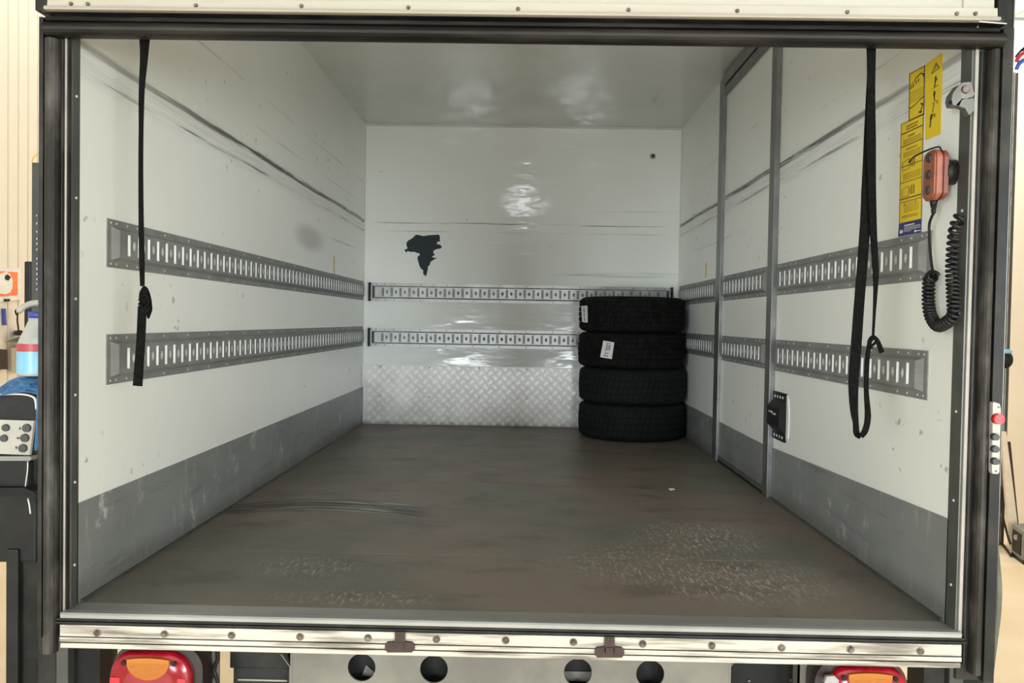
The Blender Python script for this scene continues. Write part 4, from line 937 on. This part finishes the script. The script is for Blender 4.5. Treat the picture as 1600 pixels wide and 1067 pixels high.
# blue cloth
b = B(); cl = []
cloth_rows = [
 [(-30, 612), (-2, 607), (10, 596), (26, 588), (42, 585), (60, 583), (75, 584)],
 [(-30, 620), (-1, 617), (14, 606), (30, 599), (42, 594), (60, 594), (75, 596)],
 [(-30, 624), (1, 621), (16, 614), (30, 606), (44, 604), (60, 606), (75, 610)],
 [(-30, 622), (5, 618), (20, 614), (36, 612), (50, 614), (60, 618), (75, 620)]]
dep = [.14, .02, -.035, -.020]
V = []
for r_, row in enumerate(cloth_rows):
    V.append([])
    for k, (x, y) in enumerate(row): V[-1].append(b.verts.new(at(x, y, Y=YM+dep[r_]+.016*math.sin(k*2.1+r_*1.7))))
for r_ in range(3):
    for k in range(6): b.faces.new((V[r_][k], V[r_][k+1], V[r_+1][k+1], V[r_+1][k])).smooth = True
# hanging corner at the right of the machine
hang = [[(57, 600), (66, 600)], [(56.5, 640), (66, 640)], [(55.5, 670), (64, 672)], [(53, 700), (59, 702)], [(53.5, 704), (57, 705)]]
HV = [[b.verts.new(at(x, y, Y=YM-.03+.006*i_)) for i_, (x, y) in enumerate(row)] for row in hang]
for a, c in zip(HV, HV[1:]): b.faces.new((a[0], a[1], c[1], c[0])).smooth = True
bmesh.ops.solidify(b, geom=b.faces[:], thickness=.004)
cl = tag(link('cloth', b, 'cloth', None, True), 'crumpled blue cloth draped over the left workshop machine', 'cloth')
sm = cl.modifiers.new('sub', 'SUBSURF'); sm.levels = 2; sm.render_levels = 2
# bottle
bc = at(62, 586, Y=YM+.09); bt = thing('spray_bottle', 'plastic bottle with blue cap and pale blue label on the machine', 'bottle', bc)
sc_ = (YM+.09+2.0)/F
def lathe(prof, name, mat, parent, n=28):
    b = B(); R_ = [[b.verts.new((r*math.cos(2*math.pi*k/n), r*math.sin(2*math.pi*k/n), z)) for r, z in prof] for k in range(n)]
    for k in range(n):
        for j in range(len(prof)-1): b.faces.new((R_[k][j], R_[(k+1) % n][j], R_[(k+1) % n][j+1], R_[k][j+1])).smooth = True
    bmesh.ops.recalc_face_normals(b, faces=b.faces[:]); return link(name, b, mat, parent)
lathe([(0, 0), (30*sc_, 0), (32*sc_, 3*sc_), (31.5*sc_, 30*sc_), (31*sc_, 50*sc_), (27*sc_, 60*sc_), (20*sc_, 76*sc_), (16*sc_, 86*sc_), (16*sc_, 92*sc_), (0, 92*sc_)], 'bottle_body', 'bottle', bt)
lathe([(32.4*sc_, 5*sc_), (32.2*sc_, 30*sc_), (32.1*sc_, 38*sc_)], 'blue_label', 'label_blue', bt)
lathe([(32.2*sc_, 38*sc_), (32*sc_, 42*sc_), (31.6*sc_, 50*sc_)], 'red_label', 'label_red', bt)
lathe([(0, 90*sc_), (16.5*sc_, 90*sc_), (16.5*sc_, 100*sc_), (0, 100*sc_)], 'cap', 'cap_blue', bt)
b = B(); tube(b, spline([Vector((16*sc_, 0, 100*sc_)), Vector((6*sc_, 0, 112*sc_)), Vector((-10*sc_, 0, 113*sc_)), Vector((-24*sc_, 0, 108*sc_)), Vector((-34*sc_, 0, 100*sc_))], 5), 5*sc_, 8); link('carry_handle', b, 'panel_white', bt)
# dark upright posts behind machine
o = thing('upright_post', 'tall dark perforated upright behind the left workshop machine', 'post', at(56, 900, Y=1.05)); o.location.z = ZG
a, c = at(50, 254, Y=1.05), at(70, 254, Y=1.05); b = B(); box(b, (a.x-o.location.x, 0, 0), (c.x-o.location.x, .05, a.z-ZG)); link('post_body', b, 'grey_post', o)
b = B()
for y in (337, 349, 362, 373, 381, 390, 404, 412, 420, 428, 436, 443, 452): p = at(58.2, y, Y=1.048)-o.location; box(b, p-Vector((.0012, .003, .0035)), p+Vector((.0012, 0, .0035)))
stuff(link('perforations', b, 'rivet', o))
a, c = at(37.5, 408, Y=1.1), at(49, 408, Y=1.1); b = B(); zz = a.z-ZG; box(b, (a.x, 1.1, ZG), (c.x, 1.15, a.z), .008); tag(link('side_post', b, 'machine'), 'shorter dark round-topped post beside the perforated upright', 'post')
b = B(); tube(b, spline([at(x, y, Y=1.08) for x, y in ((50, 253), (52, 246), (57, 241), (63, 238))], 5), .0022, 6); tag(link('yellow_wire', b, 'yellow'), 'short curved yellow wire on top of the perforated upright', 'wire')

# right-hand side: lift column etc.
YP = 4.45
lc = thing('lift_column', 'tall grey steel lift column beside the truck at right', 'column', at(1575, 900, Y=YP)); lc.location.z = ZG
def LX(px_, y=560, Y=YP): return at(px_, y, Y=Y).x-lc.location.x
b = B(); box(b, (LX(1535), .004, 0), (LX(1570.5), .05, 3.6)); link('web', b, 'grey_post', lc)
b = B(); box(b, (LX(1569.5), -.01, 0), (LX(1571.5), .0, 3.6)); link('bright_edge', b, 'zinc', lc)
b = B(); box(b, (LX(1571.5), .01, 0), (LX(1578.5), .05, 3.6)); link('side_flange', b, 'grey_post', lc)
p = at(1572, 562, Y=YP-.03); o = thing('hook_ball', 'small dark round knob with light blue top on the lift column', 'knob', p)
b = B(); bmesh.ops.create_uvsphere(b, u_segments=16, v_segments=10, radius=.050); bmesh.ops.scale(b, vec=(1, .8, 1.3), verts=b.verts[:]); link('knob_body', b, 'black', o, True)
b = B(); bmesh.ops.create_uvsphere(b, u_segments=16, v_segments=8, radius=.040); bmesh.ops.scale(b, vec=(1, .8, .5), verts=b.verts[:]); bmesh.ops.translate(b, vec=(0, -.006, .062), verts=b.verts[:]); link('blue_top', b, 'label_blue', o, True)
# push-button panel on the truck corner
YB = -.075
bp = thing('button_panel', 'white push-button panel with red stop button on the right corner post', 'control panel', at(1556, 684, Y=YB))
q = lambda x, y, Y=YB: at(x, y, Y=Y)-bp.location
b = B(); prism(b, [q(x, y) for x, y in ((1551.5, 630), (1553, 628), (1562, 631), (1564, 640), (1561.5, 738), (1559, 740.5), (1551, 740), (1550, 736))], (0, .015, 0)); link('case', b, 'panel_white', bp)
b = B(); c = q(1557, 654); cyl(b, c+Vector((0, .0, 0)), c+Vector((0, -.014, 0)), .0125, 20, .0115); link('stop_button', b, 'red_button', bp)
for y in (682, 701, 720): b = B(); c = q(1552.5, y); cyl(b, c, c+Vector((0, -.012, 0)), .0085, 16, .0075); link('push_button', b, 'button', bp)
b = B()
for x, y in ((1560, 636), (1556, 736)): c = q(x, y); cyl(b, c, c+Vector((0, -.002, 0)), .002, 8)
stuff(link('screws', b, 'bolt', bp))
# outer body corner behind the right post that carries the panel
a, c = at(1545, 600, Y=.0), at(1567, 600, Y=.0)
b = B(); zq = at(1560, 850, Y=0).z; box(b, (1.096, .0, zq), (c.x, .045, 1.50), .003); box(b, (c.x-.003, -.003, zq), (c.x, .0, 1.5), 0, 1); tag(link('corner_profile', b, ['dark_steel', 'zinc_dark']), 'dark outer corner profile of the truck body behind the right rubber post', 'post')
# ribbed hose
hp = spline([at(x, y, Y=-.02) for x, y in ((1543, 815), (1549, 838), (1554, 865), (1557.5, 900), (1558.5, 930), (1556.5, 965), (1552, 1000), (1547, 1040), (1543, 1080))], 10)
hz = thing('ribbed_hose', 'grey ribbed hose bulging out beside the right rubber post', 'hose', hp[0])
b = B(); tube(b, [p-hp[0] for p in hp], .0085, 12); link('hose_tube', b, 'hose', hz)
b = B(); d_ = 0
for i in range(0, len(hp)-1):
    for k in (0, .5):
        p = hp[i].lerp(hp[i+1], k)-hp[0]; d = (hp[i+1]-hp[i]).normalized(); cyl(b, p-d*.0011, p+d*.0011, .0098, 10)
stuff(link('hose_ribs', b, 'hose', hz))
# background on the right
bx = thing('heater_box', 'small grey box with dark front standing on the floor at right', 'box', at(1590, 870, Y=4.1)); bx.location.z = ZG
s_ = 6.1/F; z0 = 0
pa, pb, pc2 = at(1580, 868, Z=ZG), at(1598.5, 882, Z=ZG), None
dv = Vector((pb.x-pa.x, pb.y-pa.y, 0)); hh_ = at(1598, 831, Y=pb.y).z-ZG
bx.location = (pa.x, pa.y, ZG); nrm = Vector((.30, .10, 0))
b = B(); prism(b, [Vector((0, 0, .02)), dv+Vector((0, 0, .02)), dv+nrm+Vector((0, 0, .02)), nrm+Vector((0, 0, .02))], (0, 0, hh_-.02)); link('cabinet', b, 'zinc_side', bx)
fo = -nrm.normalized()*.006
b = B(); prism(b, [dv*.10+Vector((0, 0, .05)), dv*.80+Vector((0, 0, .05)), dv*.80+Vector((0, 0, hh_-.03)), dv*.10+Vector((0, 0, hh_-.03))], fo); link('front_grille', b, 'black', bx)
b = B(); prism(b, [Vector((0, 0, 0)), dv, dv+nrm, nrm], (0, 0, .03)); link('base', b, 'black', bx)
b = B(); p = dv*.45+Vector((0, 0, hh_-.07))+fo; cyl(b, p, p+fo, .02, 12); link('dial', b, 'zinc', bx)
def lean(pts, w_, mat, name, label, cat, r=None):
    b = B(); P_ = [at(*p[:2], Y=p[2]) for p in pts]
    if r: tube(b, spline(P_, 6), r, 8)
    else: ribbon(b, spline(P_, 4), [w_]*(4*(len(P_)-1)+1), (1, 0, 0), .01)
    return tag(link(name, b, mat), label, cat)
pA, pB = at(1567, 674, Y=4.38), at(1584.5, 853, Y=4.28); pB.z = max(pB.z, ZG+.02)
b = B(); ribbon(b, [pA, pA.lerp(pB, .5), pB], [.035, .060, .078], (1, 0, 0), .012); tag(link('leaning_board', b, 'wood'), 'narrow whitish board leaning against the wall at right', 'board')
pA, pB = at(1575.5, 690, Y=4.41), at(1590, 853, Y=4.36); pB.z = ZG+.02
b = B(); ribbon(b, [pA, pB], [.02, .035], (1, 0, 0), .012); tag(link('leaning_board', b, 'rust'), 'thin dark strip leaning behind the whitish board at right', 'board')
lean([(1564, 760, 4.0), (1566, 800, 4.0), (1574, 835, 3.95), (1579, 850, 3.95)], 0, 'cable', 'floor_cable', 'black cable running down behind the leaning board', 'cable', .008)
g1 = [at(x, y, Z=ZG+.012) for x, y in ((1558, 848), (1566, 850), (1573, 858), (1580, 868))]
b = B(); tube(b, spline(g1, 5), .009, 6); tag(link('floor_cable', b, 'cable'), 'black cable lying on the floor towards the small box', 'cable')
b = B(); tube(b, [at(1571, 29, Y=1.2), at(1625, 30, Y=1.2)], .0055, 10); tag(link('white_pipe', b, 'panel_white'), 'thin white pipe crossing the top right corner', 'pipe')
b = B(); tube(b, spline([at(x, y, Y=1.15) for x, y in ((1572, 35), (1580, 30), (1590, 22), (1602, 16), (1615, 10))], 5), .0022, 6); tag(link('yellow_string', b, 'yellow'), 'thin yellow cord at the top right corner', 'cord')
b = B(); tube(b, spline([at(x, y, Y=2.0) for x, y in ((1588, 96), (1592, 89), (1597, 84), (1606, 80))], 5), .0095, 8); tag(link('air_hose', b, 'hose_red'), 'red air hose at the right picture edge', 'hose')
b = B(); tube(b, spline([at(x, y, Y=1.98) for x, y in ((1588, 108), (1592, 100), (1598, 95), (1608, 91))], 5), .0095, 8); tag(link('air_hose', b, 'hose_blue'), 'blue air hose just below the red one at right', 'hose')
b = B(); tube(b, spline([at(x, y, Y=2.02) for x, y in ((1588, 89), (1594, 82), (1600, 76), (1608, 70))], 5), .008, 8); tag(link('air_hose', b, 'cable'), 'black hose just above the red one at right', 'hose')
